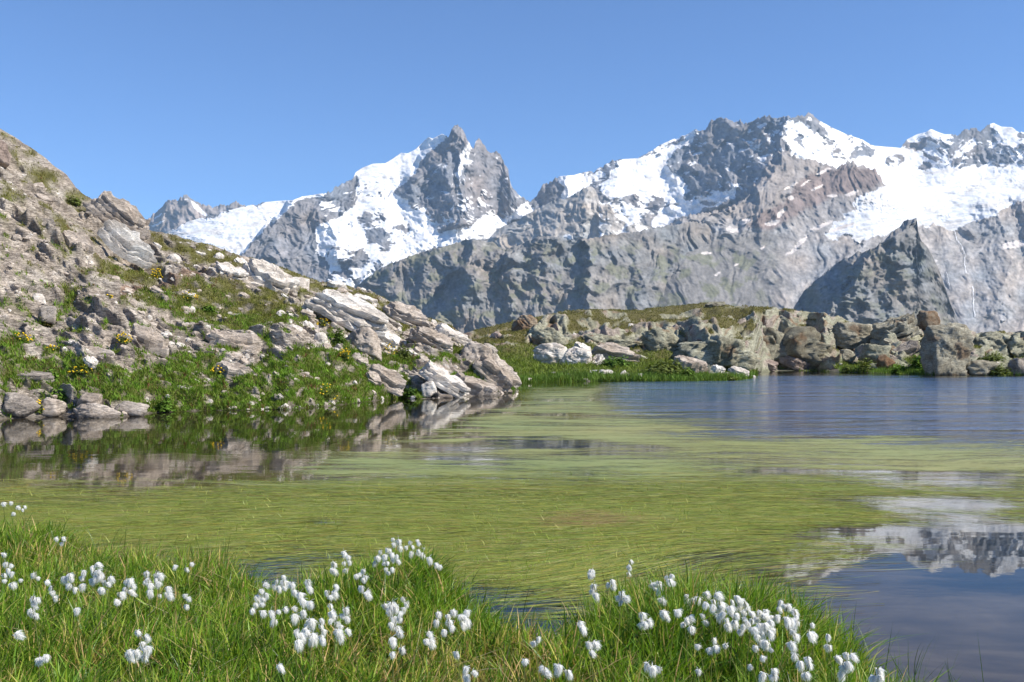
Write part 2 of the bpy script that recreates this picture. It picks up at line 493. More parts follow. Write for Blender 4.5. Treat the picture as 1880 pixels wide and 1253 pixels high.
PATCH_D = [(1367, 406, 13, 6, -25), (1435, 391, 13, 5, -50), (1419, 409, 15, 4, -12), (1347, 423, 13, 4, 8), (1340, 420, 7, 5, 0), (1297, 465, 9, 3, 0), (1242, 497, 9, 2, 10), (1452, 364, 5, 4, 0), (1452, 342, 15, 2.2, -28), (1480, 336, 10, 1.8, -30), (1469, 447, 20, 4, -40), (1508, 415, 22, 3.5, -22), (1545, 418, 26, 3.5, -18), (1455, 462, 14, 3, -20), (1565, 355, 13, 4, -15), (1528, 361, 11, 2.5, 0), (1513, 314, 16, 2.5, -25), (1861, 450, 22, 7, -8), (1717, 479, 5, 3, 0), (1240, 440, 4, 2, 0), (1352, 487, 5, 2, -30), (1318, 503, 7, 2.5, -30), (1400, 455, 6, 2, -30), (1500, 345, 12, 2, -25)]

REL_M = [([(838, 228), (846, 270), (842, 300), (840, 340), (851, 380), (846, 410)], 112, 70, 95),
         ([(933, 309), (938, 345), (950, 385)], 34, 30, 34),
         ([(900, 280), (896, 330), (905, 380)], 30, 25, 14),
         ([(545, 368), (500, 412), (450, 465), (420, 495)], 9, 95, 34),
         ([(600, 352), (590, 380), (598, 420), (620, 470)], 26, 50, 22),
         ([(1442, 214), (1438, 250), (1430, 290), (1400, 340)], 185, 120, 205),
         ([(1290, 242), (1262, 290), (1270, 350)], 22, 10, -10),
         ([(1136, 294), (1120, 330), (1105, 360)], 40, 90, 24),
         ([(1035, 322), (1030, 350), (1032, 372)], 50, 40, 44),
         ([(1712, 236), (1730, 270), (1745, 300)], 60, 50, 18),
         ([(1822, 226), (1818, 262), (1812, 296)], 50, 75, -26),
         ([(776, 262), (750, 320), (728, 350)], 30, 12, -12)]
REL_C2 = [([(1081, 341), (1075, 380), (1060, 430)], 60, 14, 22), ([(1121, 376), (1118, 410), (1105, 440)], 22, 30, 22), ([(1168, 395), (1160, 415), (1150, 440)], 26, 20, 24), ([(966, 395), (990, 410), (1000, 440)], 20, 40, 12)]
REL_C = [([(1076, 465), (1087, 500), (1079, 540), (1083, 600)], 17, 60, 42),
         ([(997, 433), (978, 458), (948, 480), (936, 510), (940, 560)], 24, 60, 36),
         ([(938, 453), (930, 480), (920, 500)], 15, 20, 14),
         ([(1023, 433), (1000, 460), (985, 490), (990, 540)], 16, 45, 20),
         ([(870, 438), (858, 480), (862, 520)], 30, 40, 20),
         ([(910, 485), (872, 515), (838, 545), (806, 580), (790, 610)], 30, 80, 46),
         ([(800, 455), (780, 490), (770, 540)], 25, 40, 18),
         ([(745, 473), (725, 500), (715, 540)], 22, 40, 18),
         ([(700, 492), (690, 520)], 40, 40, 20),
         ([(1180, 424), (1165, 470), (1180, 520), (1170, 570)], 30, 50, 16),
         ([(1250, 410), (1240, 460), (1250, 520)], 30, 50, 14)]
REL_D = [([(1440, 277), (1427, 312), (1400, 346), (1366, 370), (1340, 384)], 22, 90, 40),
         ([(1560, 295), (1590, 330), (1610, 345)], 60, 30, 12),
         ([(1470, 300), (1450, 340), (1400, 390)], 30, 60, 14),
         ([(1300, 395), (1262, 398), (1240, 412)], 14, 30, 10),
         ([(1560, 470), (1530, 510), (1500, 560)], 25, 60, 16),
         ([(1830, 395), (1845, 430), (1850, 470), (1840, 560)], 50, 30, 26),
         ([(1895, 375), (1890, 410), (1895, 450)], 34, 40, 36)]
REL_F = [([(1683, 398), (1655, 424), (1612, 452), (1588, 480), (1560, 522), (1522, 566), (1490, 606)], 80, 210, 200),
         ([(1672, 430), (1668, 480), (1640, 540)], 18, 50, 16), ([(1690, 440), (1700, 500), (1690, 560)], 20, 40, 16)]

RCOL = {'M': (0.20, 0.198, 0.208), 'A': (0.28, 0.255, 0.245), 'C2': (0.34, 0.322, 0.30), 'C': (0.205, 0.193, 0.18), 'D': (0.32, 0.30, 0.285), 'F': (0.20, 0.192, 0.182)}


def boxblur(a, n, axis):
    if n < 2: return a
    k = np.ones(n) / n
    return np.apply_along_axis(lambda r: np.convolve(np.pad(r, (n // 2, n - 1 - n // 2), mode='edge'), k, mode='valid'), axis, a)


MESHPOS = {}


def mountain(key, name, crest, u0, u1, vbot, D0, Dfun, rel, slope_rock, label, amp=1.0, step=1.55):
    nu = int((u1 - u0) / step) + 1
    u = np.linspace(u0, u1, nu)
    vc = interp(crest, u)
    nv = int((vbot - vc.min()) / step) + 1
    t = np.linspace(0, 1, nv)
    V = vc[:, None] + (vbot - vc)[:, None] * t[None, :]
    V = np.maximum(V, vc[:, None])
    U = np.repeat(u[:, None], nv, 1)
    pm = D0 / F                                    # metres per photo pixel
    w1 = fbm2(U / 26, V / 26, 3, 5); w2 = fbm2(U / 26, V / 26, 3, 25)
    Us = U + w1 * 7; Vs = V + w2 * 6
    fine = fbm2(U / 5.0, V / 5.0, 3, 41)
    Us2 = Us + fine * 2.2; Vs2 = Vs + pn2(U / 4, V / 4, 77) * 2.2
    seedk = sum(ord(ch) for ch in key)
    X = U * pm / 1000; Z = V * pm / 1000            # km
    wx = fbm2(X * 3, Z * 3, 3, seedk) * 0.09
    g1 = ridged2(X * 5.0 + wx * 9 + Z * 2.2, Z * 3.4 - X * 1.5 + wx * 8, 5, seedk + 1, 0.5)
    gT = trifbm(X * 4.6 + wx * 7 + Z * 1.2, Z * 3.4 + wx * 6 - X * 0.8, 7, seedk + 2, 0.54)
    gS = trifbm(X * 16 - Z * 8 + wx * 14, Z * 12 + X * 9 + wx * 10, 4, seedk + 4, 0.6)
    grel = gT * 46 + g1 * 18 + gS * 10
    led = np.gradient(grel, axis=1); led = led / (led.std() + 1e-6)
    led = boxblur(led, 3, 0)
    # --- snow cover
    snow = np.zeros(U.shape)
    patchm = np.zeros(U.shape, bool)
    if key == 'M':
        for p in SNOW_M:
            snow = np.maximum(snow, inpoly(Us2, Vs2, p))
        dust = trifbm(U / 42 + w1 * 0.4 + V / 50, V / 24 + w1 * 0.5 - U / 70, 5, 61, 0.5) + 0.28 * led
        for p, share in MIXED_M:
            m = inpoly(Us, Vs, p)
            snow = np.where(m, (dust > np.quantile(dust[m], 1 - share)).astype(float), snow)
        for (a, b, ra, rb) in ISLANDS:
            m = ((Us2 - a) / ra) ** 2 + ((Vs2 - b) / rb) ** 2 < 1
            snow = np.where(m, (dust > 0.7).astype(float) * 0.8, snow)
        # fresh dusting on the ledges of the dark faces
        d2 = 0.62 + 0.30 * trifbm(U / 22 - V / 30 + w2 * 0.6, V / 13 + U / 34 + w1 * 0.6, 5, 91, 0.6) + 0.20 * led
        face = inpoly(U, V, [(735, 345), (790, 262), (930, 290), (965, 372), (930, 405), (880, 410), (800, 425), (760, 385)])
        thr = 1.02 - 0.30 * smooth(320, 405, V) + 0.10 * smooth(860, 800, U)
        snow = np.where(face & (d2 > thr), 0.85, snow)
        rat = inpoly(U, V, [(1225, 300), (1290, 240), (1340, 225), (1440, 225), (1445, 300), (1340, 375), (1260, 360)])
        thr = 1.03 - 0.30 * smooth(1335, 1430, U) * smooth(380, 250, V) - 0.18 * smooth(300, 350, V)
        snow = np.where(rat & (d2 > thr) & (V > interp(crest, U) + 8), 0.8, snow)
        snow = np.where(inpoly(Us2, Vs2, [(870, 262), (860, 285), (866, 300), (850, 310), (840, 330), (832, 322), (846, 300), (852, 280), (858, 262)]), 0.9, snow)
    elif key == 'D':
        gl = [(1566, 372), (1583, 362), (1600, 352), (1634, 342), (1700, 330), (2200, 320), (2200, 370), (1880, 367), (1852, 378), (1832, 392), (1803, 404), (1775, 413), (1755, 420), (1726, 416), (1689, 414), (1660, 410), (1640, 428), (1602, 437), (1580, 445), (1560, 432), (1530, 440), (1512, 432), (1528, 412), (1555, 402), (1545, 392), (1572, 385)]
        snow = np.maximum(snow, inpoly(Us2, Vs2, gl))
        for (a, b, ra, rb, ang) in PATCH_D:
            c, s = math.cos(math.radians(ang)), math.sin(math.radians(ang))
            du = Us2 * 0.3 + U * 0.7 - a; dv = Vs2 * 0.3 + V * 0.7 - b
            m = ((du * c + dv * s) / ra) ** 2 + ((-du * s + dv * c) / rb) ** 2 < 1
            snow = np.where(m, 0.9, snow); patchm |= m
    elif key == 'C2':
        dust = trifbm(U / 24, V / 14, 4, 61, 0.55) + 0.3 * led
        snow = np.where((U > 1100) & (dust > 0.1), 0.9, 0)
        snow = np.where(inpoly(Us2, Vs2, [(1035, 432), (1044, 428), (1062, 436), (1050, 442)]), 1, snow)
    elif key == 'A':
        for p in [[(350, 368), (357, 372), (365, 380), (374, 388), (382, 396), (376, 398), (366, 390), (356, 382)], [(283, 400), (298, 391), (296, 395), (284, 403)], [(278, 415), (302, 404), (298, 409), (280, 418)], [(338, 366), (346, 365), (344, 368)]]:
            snow = np.maximum(snow, inpoly(U + fine * 0.6, V + fine * 0.6, p))
    # --- steepness: accumulated from the crest down
    sb = boxblur(boxblur(snow, int(70 / step), 0), int(24 / step), 1)
    sbw = boxblur(boxblur(sb, min(int(260 / step), nu // 3), 0), min(int(160 / step), nu // 3), 0)
    cot = (1 - sbw) / math.tan(math.radians(slope_rock)) + sbw / math.tan(math.radians(33))
    cot = cot + 0.25 * (sb - sbw)
    if key == 'D':
        cot = cot + 0.55 * smooth(400, 450, V)
    if key == 'C':
        cot = cot + 0.2 * smooth(1150, 1300, U)
    dv = np.diff(V, axis=1, prepend=V[:, :1])
    kk_ = int(90 / step)
    vcs = np.convolve(np.pad(vc, (kk_, kk_), mode='edge'), np.ones(kk_) / kk_, mode='same')[kk_:-kk_]
    vcs = np.convolve(np.pad(vcs, (kk_, kk_), mode='edge'), np.ones(kk_) / kk_, mode='same')[kk_:-kk_]
    cots = boxblur(cot[:, :1], int(120 / step), 0)[:, 0]
    adv = np.cumsum(dv * cot, axis=1) * pm + ((vc - vcs) * cots * pm)[:, None]
    # --- relief towards the viewer
    wt1 = trifbm(U / 34, V / 34, 4, seedk + 21, 0.55); wt2 = trifbm(U / 34, V / 34, 4, seedk + 31, 0.55)
    r = np.zeros(U.shape)
    for pts, wl, wr, h in rel:
        d, sd = segdist(Us + wt1 * 9, Vs + wt2 * 9, pts)
        w = np.where(sd > 0, wr, wl)
        r += h * pm * np.clip(1 - d / w, 0, 1) ** 1.15
    rough = (1 - 0.86 * np.clip(sb * 0.4 + snow * 0.6, 0, 1))
    fadein = smooth(0, 14, V - vc[:, None]) * 0.75 + 0.25
    soft = 1 - 0.35 * smooth(400, 450, V) if key == 'D' else 1.0
    r += soft * amp * grel * rough * fadein
    if key in 'MD':
        # crevasses and soft swells on the ice
        cre = ridged2(U / 9 + w1 * 2, V / 2.6 + U / 30, 3, 13, 0.5)
        r += snow * (fbm2(U / 40, V / 16, 3, 8) * 14 + cre * 7 * smooth(-0.1, 0.5, fbm2(U / 60, V / 40, 2, 3)))
    dist = Dfun(U) - adv - r
    if key == 'M':      # the crest line swings towards us as it drops to the left
        vref = float(np.interp(840, u, vcs))
        dist = dist + ((vref - vcs) * cots * pm * 1.0 * smooth(900, 780, u))[:, None]
    # --- colours
    base = np.array(RCOL[key])
    n = fbm2(U / 22, V / 22, 4, seedk + 7)
    n2 = fbm2(U / 70 + 3, V / 60, 3, seedk + 9)
    col = base[None, None, :] * (1 + 0.26 * n + 0.16 * fine)[..., None]
    col *= (1 + n2[..., None] * np.array([0.14, 0.03, -0.08]))
    rc_ = trifbm(U / 7, V / 6, 4, seedk + 13, 0.6)
    col *= (1 + 0.20 * rc_)[..., None]
    if key in ('C', 'F'):
        gm = smooth(0.0, 0.5, fbm2(U / 30, V / 26, 4, 3) + 0.12 * led) * smooth(430, 470, V) * (0.5 if key == 'F' else 0.85)
        col = col * (1 - gm[..., None] * 0.75) + np.array([0.155, 0.16, 0.095]) * gm[..., None] * 0.75
    if key == 'D':
        red = inpoly(Us, Vs, [(1460, 335), (1520, 306), (1600, 306), (1622, 335), (1600, 346), (1530, 362), (1450, 400), (1420, 420), (1370, 418), (1390, 395), (1440, 372)])
        redb = boxblur(red.astype(float), 7, 1)[..., None]
        col = col * (1 - redb * 0.8) + np.array([0.195, 0.142, 0.125]) * (1 + 0.3 * n[..., None]) * redb * 0.8
        brown = smooth(430, 370, V)[..., None] * (1 - redb)
        col = col * (1 - 0.5 * brown) + np.array([0.27, 0.23, 0.205]) * 0.5 * brown
        cm = (smooth(415, 440, V) * smooth(1480, 1380, U))[..., None]
        col = col * (1 - cm) + np.array(RCOL['C']) * (1 + 0.26 * n + 0.16 * fine)[..., None] * cm
        gm = (smooth(0.0, 0.5, fbm2(U / 30, V / 26, 4, 3)) * smooth(430, 470, V) * smooth(1450, 1360, U))[..., None]
        col = col * (1 - gm * 0.7) + np.array([0.155, 0.16, 0.095]) * gm * 0.7
    if key == 'M':
        wm = inpoly(U, V, [(820, 225), (875, 225), (940, 300), (935, 400), (850, 420), (855, 300)])[..., None]
        col = np.where(wm, col * np.array([1.06, 1.0, 0.95]), col)
    sc = np.ones(3) * np.array([0.82, 0.82, 0.825])
    dirty = smooth(0.0, 0.7, fbm2(U / 45, V / 12 + U / 90, 4, 15))[..., None]
    scol = sc * (1 - dirty * (np.array([0.14, 0.18, 0.23]) if key in 'MD' else 0.1))
    if key == 'D':
        scol = np.where(patchm[..., None], np.array([0.74, 0.66, 0.60]), scol)
        scol = scol * np.where(patchm, 1.0, 0.92)[..., None]
        streak = 0.5 + 0.9 * fbm2(U / 26 + w1, V / 3.2 + U / 24, 4, 19)
        scol = scol * (1 - np.array([0.30, 0.27, 0.23]) * (smooth(340, 395, V) * np.clip(streak, 0, 1.2))[..., None])
    col = col * (1 - snow[..., None]) + scol * snow[..., None]
    col = np.clip(col, 0.02, 0.9)
    jit = (trifbm(u / 9, u * 0.013 + 3.3, 4, seedk, 0.7) * 3.4 - 1.0) * (1.0 if key in 'MAD' else 0.6) * (1 - np.clip(boxblur(snow, 5, 0)[:, 3], 0, 1))
    Vj = V - (jit[:, None] * np.clip(1 - (V - vc[:, None]) / 11.0, 0, 1))
    pts = P(U, Vj, dist)
    # rear slope
    back = []
    bc = []
    for kk, (dd, dz) in enumerate([(60, 45), (260, 210), (800, 620)]):
        q = pts[:, 0].copy(); q[:, 1] += dd; q[:, 2] = np.maximum(q[:, 2] - dz, -1.0)
        back.append(q); bc.append(col[:, 0])
    allp = np.concatenate([np.stack(back[::-1], 1), pts], 1)
    allc = np.concatenate([np.stack(bc[::-1], 1), col], 1)
    allp[..., 2] = np.maximum(allp[..., 2], -1.0)
    me = mesh_np(name, allp, quads=grid_quads(nu, nv + 3), col=allc)
    o = link(name, me, M_MOUNT, kind='structure', label=label)
    MESHPOS[key] = (u, vc, vbot, nv, pts)
    return o


mountain('A', 'mountain', CREST_A, 236, 560, 470, 11000, lambda U: 11000 + 0 * U, [([(342, 358), (330, 390), (320, 430)], 40, 60, 26), ([(316, 364), (300, 390), (285, 420)], 20, 20, 10), ([(434, 372), (425, 395)], 30, 30, 10)], 52, 'distant grey rock peak with narrow snow gullies, farthest left', 0.9)
mountain('M', 'mountain', CREST_M, 200, 2150, 545, 8600, lambda U: 8600 + 700 * np.sin((U - 900) / 520.0) * smooth(950, 1300, U) + 500 * smooth(1500, 1700, U), REL_M, 57, 'main snow-covered range with glaciers and two dark rocky summits', 1.0)
mountain('C2', 'mountain', CREST_C2, 885, 1250, 520, 7000, lambda U: 7000 + 0 * U, REL_C2, 56, 'pale grey rock spur below the snowy saddle', 0.8)
mountain('D', 'mountain', CREST_D, 1170, 2150, 632, 6300, lambda U: 6300 + 300 * smooth(1600, 1750, U) - 520 * smooth(1500, 1230, U), REL_D, 48, 'reddish brown mountain shoulder with old snow patches under the glacier', 0.85)
mountain('C', 'mountain', CREST_C, 610, 1560, 640, 5200, lambda U: 5200 + 620 * smooth(1060, 1360, U), REL_C, 54, 'long dark grey rock ridge in front of the snowy range', 1.0)
mountain('F', 'mountain', CREST_F, 1442, 1900, 640, 4300, lambda U: 4300 + 0 * U, REL_F, 52, 'pointed dark rock pyramid with shaded left face below the glacier', 0.75)


def waterfall(key, line, width, label):
    u, vc, vbot, nv, pts = MESHPOS[key]
    L = []
    for k in range(len(line) - 1):
        for s in np.linspace(0, 1, 10, endpoint=False):
            L.append((line[k][0] + (line[k + 1][0] - line[k][0]) * s + random.uniform(-0.8, 0.8), line[k][1] + (line[k + 1][1] - line[k][1]) * s))
    vs = []
    for (a, b) in L:
        i = int(np.clip(np.searchsorted(u, a), 1, len(u) - 2)); j = int((b - vc[i]) / (vbot - vc[i]) * (nv - 1))
        q = pts[max(0, i - 2):i + 3, max(0, j - 2):j + 3, 1].min() - 1
        w = 0.45 * width * random.uniform(0.3, 1.3)
        for s, dd in ((-1, 0.5), (0, -0.5), (1, 0.5)):
            vs.append(P(a + s * w / 2, b, q + dd))
    vs = np.array(vs)
    n = len(L)
    q = []
    for k in range(n - 1):
        for s in (0, 1):
            q.append((k * 3 + s, k * 3 + s + 1, k * 3 + s + 4, k * 3 + s + 3))
    link('waterfall', mesh_np('waterfall', vs, quads=q), M_FALL, label=label, category='waterfall', group='thin streams below the glacier')


waterfall('D', [(1753, 424), (1757, 440), (1766, 452), (1772, 468), (1771, 485), (1774, 504)], 2.6, 'upper white meltwater stream falling from the glacier edge')
waterfall('D', [(1738, 500), (1741, 512), (1743, 526)], 2.4, 'short white meltwater streak left of the longer lower one')
waterfall('D', [(1786, 526), (1788, 545), (1787, 562), (1791, 584)], 3.0, 'lowest white meltwater cascade just above the tall shore rock')

# valley ground reaching to the horizon
def terrain_sheet():
    x = np.linspace(-8800, 8800, 45); y = np.concatenate([np.linspace(-1400, 1000, 25), np.linspace(1300, 12400, 30)])
    X, Y = np.meshgrid(x, y, indexing='ij')
    z = -2.0 - 0.15 * np.abs(fbm2(X / 900, Y / 900, 3, 9))
    link('terrain', mesh_np('terrain', np.stack([X, Y, z], -1), quads=grid_quads(len(x), len(y))[:, ::-1]), M_TERRAIN, kind='structure', label='valley ground below the plateau')


terrain_sheet()

# air between here and the mountains
def haze_box():
    me = bpy.data.meshes.new('haze')
    bm = bmesh.new(); bmesh.ops.create_cube(bm, size=1.0)
    for v in bm.verts:
        v.co = Vector((v.co.x * 18000, -1500 if v.co.y < 0 else 12600, -3.2 if v.co.z < 0 else 2350))
    bm.to_mesh(me); bm.free()
    k = bpy.data.materials.new('haze'); k.use_nodes = True
    t = k.node_tree; t.nodes.clear()
    o = t.nodes.new('ShaderNodeOutputMaterial'); p = t.nodes.new('ShaderNodeVolumePrincipled')
    p.inputs['Color'].default_value = (0.50, 0.71, 0.92, 1)
    p.inputs['Density'].default_value = HAZE_DENSITY
    p.inputs['Anisotropy'].default_value = 0.0
    t.links.new(p.outputs[0], o.inputs['Volume'])
    link('haze', me, k, kind='stuff', label='thin bluish summer haze over the whole valley')


haze_box()

# ------------------------------------------------------------------ left hillside
HILL_CREST = [(-700, -60), (-400, 40), (-150, 160), (0, 239), (13, 247), (32, 261), (54, 276), (73, 290), (96, 305), (112, 316), (118, 330), (128, 341), (137, 350), (160, 362), (182, 376), (204, 396), (223, 408), (240, 418), (270, 424), (287, 428), (306, 431), (332, 437), (367, 447), (399, 456), (425, 466), (447, 471), (479, 480), (498, 486), (523, 496), (558, 508), (587, 517), (625, 521), (654, 532), (680, 533), (696, 545), (724, 560), (753, 568), (785, 584), (817, 594), (842, 610), (858, 620), (881, 636), (906, 652), (925, 671), (938, 687), (950, 702), (958, 712)]
HILL_SHORE = [(-700, 800), (-300, 785), (0, 770), (64, 767), (112, 765), (160, 768), (223, 767), (271, 760), (287, 758), (383, 754), (463, 754), (482, 752), (533, 753), (562, 749), (625, 744), (673, 738), (737, 731), (769, 733), (817, 731), (862, 728), (913, 725), (935, 720), (950, 715), (958, 713)]
HILL_YC = [(-700, 34), (0, 38), (300, 38), (600, 40), (900, 40.2), (958, 39.9)]
GRASS_HILL = [
 [(225, 555), (290, 540), (350, 515), (420, 522), (480, 545), (530, 568), (565, 600), (530, 612), (440, 612), (360, 605), (310, 590), (260, 570)],
 [(0, 668), (60, 668), (110, 662), (170, 678), (230, 688), (290, 690), (380, 690), (450, 690), (480, 668), (540, 655), (610, 655), (680, 690), (740, 705), (790, 728), (760, 738), (640, 748), (540, 755), (470, 760), (290, 760), (200, 742), (150, 722), (70, 722), (0, 716)],
 [(270, 432), (340, 440), (400, 458), (450, 480), (430, 492), (380, 480), (330, 462), (290, 452)],
 [(480, 482), (500, 486), (560, 508), (620, 522), (660, 538), (720, 568), (780, 598), (740, 620), (690, 592), (620, 552), (560, 530)],
 [(320, 655), (380, 660), (420, 680), (380, 695), (310, 690)],
 [(0, 355), (40, 366), (48, 388), (0, 392)], [(112, 345), (155, 360), (152, 382), (122, 378)], [(8, 272), (36, 285), (32, 300), (10, 290)],
 [(160, 505), (200, 482), (260, 490), (292, 502), (285, 522), (180, 522)],
 [(600, 595), (622, 600), (628, 645), (690, 668), (760, 640), (770, 690), (700, 692), (640, 662), (600, 640)],
 [(765, 625), (820, 640), (875, 662), (840, 672), (790, 652)],
 [(88, 592), (130, 520), (152, 530), (112, 585)], [(0, 622), (52, 640), (50, 662), (0, 668)],
 [(380, 650), (440, 640), (440, 660), (400, 672)], [(430, 530), (500, 540), (560, 570), (600, 590), (570, 600), (500, 580)],
 [(100, 400), (150, 430), (170, 470), (130, 470), (105, 440)], [(50, 300), (110, 330), (105, 345), (40, 330)],
 [(860, 690), (890, 700), (880, 715), (850, 705)], [(700, 560), (740, 590), (720, 600), (690, 575)], [(470, 500), (520, 540), (480, 530)],
]


def hill_base(u, v):
    """distance of the smooth slope along the ray through photo point (u, v)"""
    vs = interp(HILL_SHORE, u); vc = interp(HILL_CREST, u); yc = interp(HILL_YC, u)
    ys = waterY(vs)
    yc = np.maximum(yc, ys + 0.4)
    zc = H + (HZ - vc) / F * yc
    m = np.maximum(zc, 0.05) / (yc - ys)
    return (m * ys + H) / np.maximum(m - (HZ - v) / F, 0.02)


NB = np.array([0.42, 0.26, 0.87]); NB /= np.linalg.norm(NB)


def hill_grass_mask(u, v):
    w1 = fbm2(u / 18, v / 12, 4, 101) * 12; w2 = fbm2(u / 18, v / 12, 4, 131) * 8
    g = np.zeros(np.shape(u))
    for p in GRASS_HILL:
        g = np.maximum(g, inpoly(u + w1, v + w2, p))
    sprinkle = (fbm2(u / 34, v / 15 - u / 45, 4, 171, 0.6) > 0.40)
    g = np.maximum(g, sprinkle & (u > -2000))
    holes = (fbm2(u / 22, v / 9 - u / 50, 4, 191) > 0.40)
    return np.where(holes, 0, g).astype(float)


def hill_mesh():
    u = np.concatenate([np.arange(-600, 0, 4.0), np.arange(0, 958.1, 1.7)])
    nu = len(u); nv = 330
    vs = interp(HILL_SHORE, u); vc = interp(HILL_CREST, u)
    t = np.linspace(0, 1, nv)
    V = vs[:, None] + (vc - vs)[:, None] * t[None, :]
    U = np.repeat(u[:, None], nv, 1)
    Y = hill_base(U, V)
    base = P(U, V, Y)
    g = hill_grass_mask(U, V)
    gs = boxblur(boxblur(g, 7, 0), 7, 1)
    x, y, z = base[..., 0], base[..., 1], base[..., 2]
    s = base @ NB + 0.30 * fbm3(x * 0.35, y * 0.35, z * 0.35, 3, 7) + 0.05 * fbm3(x * 2, y * 2, z * 2, 2, 17)
    def saw(q, sharp=0.82):
        f = q - np.floor(q)
        return np.where(f < 1 - sharp, f / (1 - sharp), (1 - f) / sharp)   # beds end in a steep lower edge
    along = fbm2(x * 0.5 + s * 1.2, y * 0.35, 3, 21)
    am = np.clip(0.75 + 0.8 * along, 0.25, 1.4)
    rock = (saw(s / 0.9 + 0.4 * along, 0.86) * 0.26 + saw(s / 0.37 + 0.5 * along, 0.8) * 0.16 * np.clip(1 - along, 0.3, 1.5) + saw(s / 0.15 + along, 0.75) * 0.075) * am
    blocks = ridged2(x * 0.7 + s * 1.5, s * 2.6, 4, 33, 0.6) * 0.09 + trifbm(x * 0.7 + s * 0.6, s * 2.6 - x * 0.2, 5, 53, 0.56) * 0.09
    lump = fbm3(x * 0.25, y * 0.25, z * 0.25, 3, 63) * 0.36
    rock = rock * (1 + 0.3 * smooth(420, 300, U))
    turf = 0.10 + fbm3(x * 1.6, y * 1.6, z * 1.6, 3, 73) * 0.12
    h = lump + (rock + blocks - 0.2) * (1 - gs) + turf * gs
    edge = smooth(0, 0.05, t)[None, :] * (0.35 + 0.65 * smooth(1.0, 0.9, t)[None, :])
    tip = smooth(958, 900, u)[:, None] * 0.75 + 0.25
    h = h * edge * tip
    nrm = np.array([0.12, -0.48, 0.87])
    pts = base + nrm * h[..., None]
    # colours
    n = fbm2(U / 60, V / 40, 4, 201)
    stone = np.array([0.40, 0.34, 0.28])
    pale = np.array([0.56, 0.495, 0.42])
    pm = smooth(-0.25, 0.5, n + 0.55 * smooth(300, 600, U) - 0.2)[..., None]
    col = stone * (1 - pm) + pale * pm
    col = col * (1 + 0.25 * fbm2(x * 0.9, s * 7, 4, 221)[..., None])
    grey = smooth(0.05, 0.55, fbm2(x * 0.5, s * 2.4, 4, 241))[..., None]
    col = col * (1 - 0.4 * grey) + np.array([0.25, 0.225, 0.20]) * 0.4 * grey
    # trodden earth path
    d, _ = segdist(U + n * 4, V, [(230, 548), (270, 533), (310, 525), (350, 514), (372, 500)])
    dirt = smooth(13, 6, d)[..., None] * (1 - gs[..., None])
    col = col * (1 - dirt) + np.array([0.30, 0.205, 0.15]) * dirt
    gc = np.array([0.125, 0.12, 0.038]) * (1 + 0.35 * fbm2(U / 14, V / 10, 3, 261)[..., None])
    col = col * (1 - gs[..., None]) + gc * gs[..., None]
    wet = smooth(0.16, 0.02, pts[..., 2])[..., None]
    col = col * (1 - 0.55 * wet)
    # foot under water and rear slope
    foot = []
    for dz, dyy in ((-1.3, -2.6), (-0.55, -0.9)):
        q = pts[:, 0].copy(); q[:, 2] = dz; q[:, 1] += dyy; foot.append(q)
    back = []
    for dyy, dz in ((0.5, -0.05), (2.0, -0.7), (6.0, -3.5), (12, -9)):
        q = pts[:, -1].copy(); q[:, 1] += dyy; q[:, 2] = np.maximum(q[:, 2] + dz, -1.2); back.append(q)
    allp = np.concatenate([np.stack(foot, 1), pts, np.stack(back, 1)], 1)
    cc = np.concatenate([np.repeat(col[:, :1] * 0.4, 2, 1), col, np.repeat(col[:, -1:], 4, 1)], 1)
    gg = np.concatenate([np.zeros((nu, 2)), gs, np.repeat(gs[:, -1:], 4, 1)], 1)
    me = mesh_np('hillside', allp, quads=grid_quads(nu, nv + 6)[:, ::-1], col=np.clip(cc, 0.01, 0.8), attrs={'Grass': gg})
    o = link('hillside', me, M_HILL, kind='structure', label='steep slope of layered pale rock and turf left of the lake')
    return o, U, V, pts, g, u


HILL, HU, HV, HP, HG, Hu = hill_mesh()


def hill_point(u, v):
    i = int(np.clip(np.searchsorted(Hu, u), 0, len(Hu) - 1))
    j = int(np.clip(np.searchsorted(-HV[i], -v), 0, HV.shape[1] - 1))
    return HP[i, j]


# ------------------------------------------------------------------ far shore
FS_CREST = [(780, 640), (820, 625), (865, 609), (900, 601), (950, 588), (1000, 579), (1060, 571), (1130, 569), (1200, 567), (1260, 562), (1290, 558), (1330, 559), (1360, 564), (1430, 567), (1510, 572), (1545, 585), (1560, 594), (1600, 603), (1640, 603), (1700, 606), (1760, 612), (1880, 606), (2300, 596)]
FS_SHORE = [(780, 704), (960, 703), (1000, 702), (1100, 700), (1200, 701), (1300, 700), (1365, 698), (1384, 694), (1392, 688), (1400, 684), (1430, 681), (1500, 681), (1540, 684), (1600, 685), (1660, 688), (1715, 690), (1800, 690), (1880, 690), (2300, 694)]
FS_YC = [(780, 78), (1000, 86), (1200, 92), (1400, 92), (1560, 88), (2300, 88)]


def fs_base(u, v):
    vs = interp(FS_SHORE, u); vc = interp(FS_CREST, u); yc = interp(FS_YC, u)
    ys = waterY(vs)
    zc = H + (HZ - vc) / F * yc
    # flat meadow first, then the rise: blend of a gentle and a steep plane
    m = zc / (yc - ys)
    lin = (m * ys + H) / np.maximum(m - (HZ - v) / F, 0.004)
    return lin


